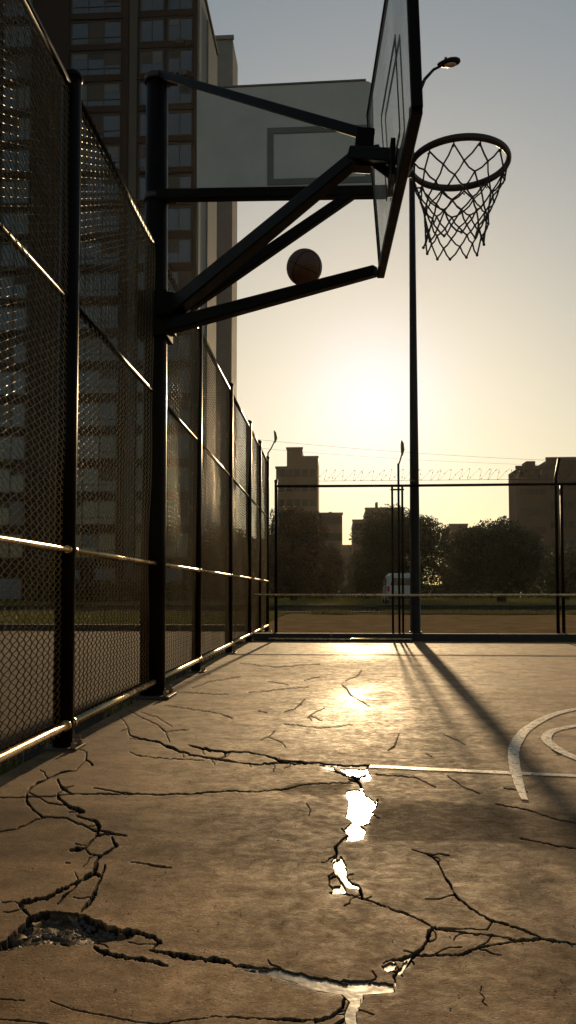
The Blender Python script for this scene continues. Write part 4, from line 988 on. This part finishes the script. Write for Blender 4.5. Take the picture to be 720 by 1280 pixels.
# ------------------------------------------------------------------ parked van, seen from behind
VY = 47.0; vx = at_y(503, 740, VY)[0]
van = thing('parked_van', 'white van parked on the lawn edge, seen from behind through the end fence', 'van', (vx, VY, 0))
def loft(secs, mi=0):
    mb = MB(); n = len(secs[0]); V = [p for s_ in secs for p in s_]
    Fc = [(i * n + j, i * n + (j + 1) % n, (i + 1) * n + (j + 1) % n, (i + 1) * n + j) for i in range(len(secs) - 1) for j in range(n)]
    Fc += [tuple(range(n))[::-1], tuple(range((len(secs) - 1) * n, len(secs) * n))]
    return mb.add(V, Fc, False)
def sec(y, w0, w1, z0, zm, z1):
    return [(vx - w0 * .92, VY + y, z0), (vx + w0 * .92, VY + y, z0), (vx + w0, VY + y, zm - .35), (vx + w0 * .98, VY + y, zm), (vx + w1, VY + y, z1 - .10), (vx + w1 * .82, VY + y, z1), (vx - w1 * .82, VY + y, z1), (vx - w1, VY + y, z1 - .10), (vx - w0 * .98, VY + y, zm), (vx - w0, VY + y, zm - .35)]
b_ = loft([sec(-.03, .86, .70, .34, 1.1, 1.62), sec(.12, .94, .80, .27, 1.12, 1.80), sec(1.2, .96, .83, .25, 1.12, 1.86), sec(2.7, .96, .82, .25, 1.1, 1.82), sec(3.5, .95, .60, .26, 1.02, 1.18), sec(4.3, .90, .6, .28, .86, .98), sec(4.5, .8, .5, .35, .7, .8)])
body = child(b_, 'body', M['van_white'], van, bevel=.05)
mb = MB(); mb.add([(vx - .70, VY - .045, 1.14), (vx + .70, VY - .045, 1.14), (vx + .60, VY - .045, 1.56), (vx - .60, VY - .045, 1.56), (vx - .70, VY - .01, 1.14), (vx + .70, VY - .01, 1.14), (vx + .60, VY - .01, 1.56), (vx - .60, VY - .01, 1.56)], [(0, 1, 2, 3), (7, 6, 5, 4), (0, 4, 5, 1), (1, 5, 6, 2), (2, 6, 7, 3), (3, 7, 4, 0)])
child(mb, 'rear_window', M['car_glass'], van)
for s_ in (-1, 1):
    mb = MB(); mb.box((vx + s_ * .74, VY - .06, .78), (vx + s_ * .88, VY + .02, 1.08)); child(mb, 'tail_light', M['red_lens'], van, bevel=.01)
    mb = MB(); mb.box((vx + s_ * .885, VY + .6, 1.14), (vx + s_ * .95, VY + 2.9, 1.55)); child(mb, 'side_window', M['car_glass'], van)
    for yy in (.75, 3.6):
        mb = MB(); mb.tube([(vx + s_ * .74, VY + yy, .32), (vx + s_ * .97, VY + yy, .32)], .32, 20); wh = child(mb, 'wheel', M['rubber'], van)
        mb = MB(); mb.tube([(vx + s_ * .9, VY + yy, .32), (vx + s_ * .985, VY + yy, .32)], .18, 14); mb.build('rim', M['hub'], wh, loc=(vx, VY, 0))
mb = MB(); mb.box((vx - .86, VY - .12, .36), (vx + .86, VY + .0, .58)); child(mb, 'bumper', M['frame'], van, bevel=.03)

# ------------------------------------------------------------------ broken bits in the pit and litter on the court
def rocks(n, place, size, name, m, label, seed):
    g = random.Random(seed); mb = MB()
    for _ in range(n):
        p = place(g); s_ = size * g.uniform(.4, 1.5); k = 7; V = []
        for lay, rr_ in ((0, 1), (.35, .9), (.6, .45)):
            for j in range(k): a = 2 * math.pi * j / k + lay; r_ = s_ * rr_ * g.uniform(.65, 1.15); V.append((p[0] + r_ * math.cos(a), p[1] + r_ * math.sin(a) * .8, p[2] + s_ * lay * g.uniform(.7, 1.3)))
        Fc = [(i * k + j, i * k + (j + 1) % k, (i + 1) * k + (j + 1) % k, (i + 1) * k + j) for i in range(2) for j in range(k)] + [tuple(range(2 * k, 3 * k))]
        mb.add(V, Fc)
    return tag(mb.build(name, m), label, 'rubble', kind='stuff')
def in_pit(g):
    while True:
        x = g.uniform(5, 150); y = g.uniform(1142, 1182)
        if poly_field(np.array([x]), np.array([y]), PIT[0])[0] > 1.5: return at_z(x, y, -.018)
rocks(170, in_pit, .008, 'rubble', M['rubble'], 'grey broken concrete crumbs lying in the wide pit of the court', 4)
def on_court(g):
    return at_z(g.uniform(0, 720), 1280 - 420 * g.random() ** .7, .0005)
def in_chain(g):
    run = g.choice([q for q in CR[22:44] if len(q) > 3 and q[0][0] < 520]); i = g.randrange(len(run) - 1); t = g.random()
    return at_z(run[i][0] + (run[i + 1][0] - run[i][0]) * t + g.uniform(-2, 2), run[i][1] + (run[i + 1][1] - run[i][1]) * t, -.012)
rocks(260, in_chain, .005, 'rubble', M['rubble'], 'small broken concrete chips wedged in the cracks of the court', 8)
rocks(420, on_court, .0016, 'grit', M['rubble'], 'fine grit scattered on the concrete court', 5)
def dry_leaf(px, py, rot, s_, label, z=.002):
    p = at_z(px, py, z); mb = MB(); V = []; n = 9
    for i in range(n):
        t = i / (n - 1); wd = math.sin(math.pi * t ** .8) * .35 * s_
        c = np.array([math.cos(rot) * (t - .5) * s_, math.sin(rot) * (t - .5) * s_, .006 * math.sin(3 * t) * s_ / .03]); nn = np.array([-math.sin(rot), math.cos(rot), 0])
        V += [p + c + nn * wd + (0, 0, wd * .25 + .001), p + c + (0, 0, .0005), p + c - nn * wd + (0, 0, wd * .1 + .001)]
    Fc = [(3 * i + k, 3 * i + k + 1, 3 * i + k + 4, 3 * i + k + 3) for i in range(n - 1) for k in range(2)]
    mb.add(V, Fc, True); return tag(mb.build('dry_leaf', M['dry_leaf']), label, 'leaf')
dry_leaf(26, 1176, .6, .034, 'brown curled leaf in the left end of the wide pit', -.016)
dry_leaf(46, 1158, 2.2, .03, 'brown leaf standing in the pit beside the bright chips', -.012)
dry_leaf(92, 1150, 1.9, .04, 'long brown leaf at the upper rim of the wide pit', -.016)

# ------------------------------------------------------------------ haze
def haze():
    mb = MB(); mb.box((-120, -12, -1.2), (130, 300, 72)); o = mb.build('haze', [])
    m = bpy.data.materials.new('haze'); m.use_nodes = True; nt = m.node_tree
    nt.nodes.remove(nt.nodes['Principled BSDF']); v = nt.nodes.new('ShaderNodeVolumePrincipled')
    v.inputs['Color'].default_value = (.95, .88, .74, 1); v.inputs['Density'].default_value = HAZE; v.inputs['Anisotropy'].default_value = .65
    nt.links.new(v.outputs[0], nt.nodes['Material Output'].inputs['Volume']); o.data.materials.append(m)
    tag(o, 'thin warm evening haze filling the air', 'haze', kind='stuff')
HAZE = .00006
haze()

# ------------------------------------------------------------------ render settings
sc.view_settings.view_transform = 'Standard'; sc.view_settings.look = 'None'; sc.view_settings.gamma = 1; sc.view_settings.exposure = 0
sc.view_settings.use_curve_mapping = False
cy = sc.cycles; cy.use_denoising = True; cy.max_bounces = 8; cy.diffuse_bounces = 3; cy.glossy_bounces = 3; cy.transparent_max_bounces = 16; cy.volume_bounces = 1
cy.sample_clamp_indirect = 4; cy.use_adaptive_sampling = True; cy.adaptive_threshold = .01
